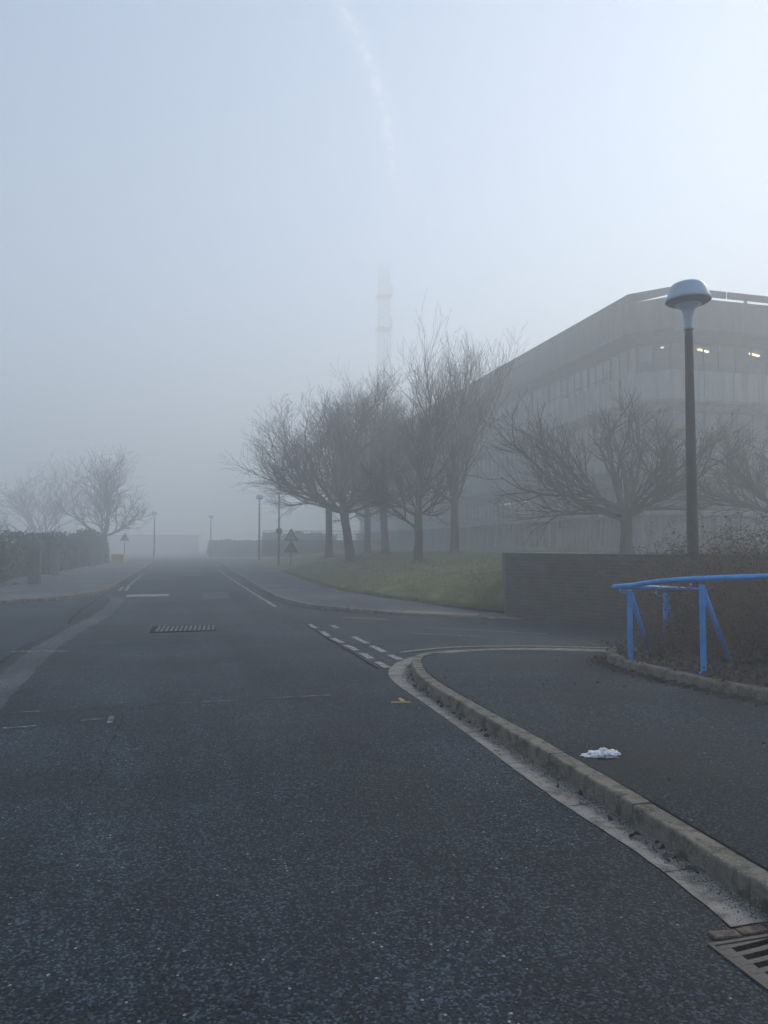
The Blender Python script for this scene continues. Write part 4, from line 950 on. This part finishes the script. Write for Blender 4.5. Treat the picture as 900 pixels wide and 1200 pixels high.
# ------------------------------------------------------------------ blue guard rail
rl = empty('guard_rail', (5.1, 7.67, .12)); tag(rl, 'bright blue tubular guard rail looping round the shrub bed', 'railing')
rail = resample([(7.6, 3.5, 1.30), (5.95, 5.9, 1.26), (5.30, 6.78, 1.20), (5.10, 7.25, 1.145), (5.04, 7.52, 1.10), (5.01, 7.80, 1.07)], .12)
back = resample([(5.01, 7.80, 1.07), (5.04, 7.93, 1.06), (5.16, 8.02, 1.05), (5.6, 8.30, 1.03), (6.22, 8.56, .99), (6.85, 8.8, .95)], .08)
m = MB(); m.tube(rail + back[1:], .029, 12); local(m, rl).build('rail', M['blue'], rl, smooth=True)
for (px, py, tx, ty, tz, bx, by) in ((5.08, 7.67, 5.02, 7.62, 1.075, 5.62, 8.05), (5.32, 6.71, 5.30, 6.76, 1.175, 5.98, 7.05), (6.17, 8.51, 6.17, 8.53, .965, 6.7, 8.95), (6.75, 4.6, 6.75, 4.65, 1.26, 7.3, 5.0)):
    m = MB(); m.tube([(px, py, .14), (px, py, tz - .035)], .031, 12); m.tube([(px, py, .205), (px, py, .217)], .055, 14); post = local(m, rl).build('post', M['blue'], rl, smooth=False)
    m = MB(); m.tube([(px + .03, py + .02, tz - .09), (bx, by, .16)], .026, 10); local(m, rl).build('brace', M['blue'], rl, smooth=True)
    m = MB(); m.box((px + .035, py + .02, tz - .10), (.05, .05, .05)); m.tube([(px, py, tz - .07), (px - .12, py - .02, tz - .075), (px - .14, py - .01, tz - .045), (px - .1, py + .05, tz - .02)], .008, 6); local(m, rl).build('bracket', M['blue'], rl)

# ------------------------------------------------------------------ crumpled tissue
bm = bmesh.new(); bmesh.ops.create_icosphere(bm, subdivisions=5, radius=1)
for v_ in bm.verts:
    c_ = v_.co.copy(); n1 = noise.noise(c_ * 1.3 + Vector((3, 1, 4))); n2 = noise.noise(c_ * 3.6 + Vector((8, 2, 1))); n3 = abs(noise.noise(c_ * 7))
    s = 1 + .55 * n1 + .45 * n2 - .35 * n3
    v_.co = Vector((c_.x * .088 * s * (1 + (.6 if c_.x < -.3 else 0) * abs(c_.x)), c_.y * .06 * s, max(-.01, c_.z * .040 * s * (1.0 if c_.x > -.2 else .55))))
me = bpy.data.meshes.new('tissue'); bm.to_mesh(me); bm.free(); me.materials.append(M['litterwhite'])
ts = bpy.data.objects.new('tissue', me); C.objects.link(ts); ts.location = (2.80, 4.56, .122); ts.rotation_euler = (0, 0, R(-14)); tag(ts, 'crumpled white tissue dropped on the pavement near the kerb', 'litter')

# ------------------------------------------------------------------ vapour trail high above the fog
ct = MB(); CP = [(214, 1125, 900), (245, 1175, 900), (305, 1270, 900), (352, 1360, 900), (425, 1528, 900), (502, 1748, 900), (597, 2043, 900)]
CPs = resample(CP, 40); ct.uv = []; Nn = normals(CPs)
for i, p in enumerate(CPs):
    wd_ = 24 + 16 * i / len(CPs) * 2
    for j in range(9):
        f_ = j / 8; q = p + Nn[i] * (f_ - .5) * 2 * wd_; ct.v.append((q.x, q.y, p.z + 8 * math.sin(f_ * math.pi))); ct.uv.append((f_, i / len(CPs)))
for i in range(len(CPs) - 1):
    for j in range(8): q = i * 9 + j; ct.f.append((q, q + 1, q + 10, q + 9)); ct.mi.append(0)
m_, n, l, b = newmat('thin_cloud'); tc = n.new('ShaderNodeTexCoord'); sp = n.new('ShaderNodeSeparateXYZ'); l.new(tc.outputs['UV'], sp.inputs[0])
edge = ramp(n, l, sp.outputs[0], [(0.0, 0.0), (0.5, 1.0), (1.0, 0.0)]); nz = noise_node(n, l, coords(n, l), .02, 5, .6)
al = mix(n, l, 1.0, mix(n, l, 1.0, edge, ramp(n, l, nz, [(.35, .35), (.65, 1.0)]), 'MULTIPLY'), ramp(n, l, sp.outputs[1], [(0.0, .5), (.45, .5), (.95, 0.0)]), 'MULTIPLY')
tr_ = n.new('ShaderNodeBsdfTransparent'); tl = n.new('ShaderNodeBsdfTranslucent'); tl.inputs[0].default_value = (.95, .95, .95, 1); mx = n.new('ShaderNodeMixShader')
l.new(al, mx.inputs[0]); l.new(tr_.outputs[0], mx.inputs[1]); l.new(tl.outputs[0], mx.inputs[2]); l.new(mx.outputs[0], n['Material Output'].inputs['Surface'])
struct('vapour_trail', ct, m_, smooth=True)

# ------------------------------------------------------------------ haze
hz = MB(); hz.box((20, 120, 31.5), (520, 460, 68)); ho = hz.build('haze', None); ho.data.materials.clear()
hm = bpy.data.materials.new('haze_air'); hm.use_nodes = True; n = hm.node_tree.nodes; n.clear(); out = n.new('ShaderNodeOutputMaterial'); pv_ = n.new('ShaderNodeVolumePrincipled')
pv_.inputs['Color'].default_value = (0.955, 0.983, 1.0, 1); pv_.inputs['Density'].default_value = HAZE; pv_.inputs['Anisotropy'].default_value = 0.42
hm.node_tree.links.new(pv_.outputs[0], out.inputs['Volume']); ho.data.materials.append(hm); ho['kind'] = 'stuff'
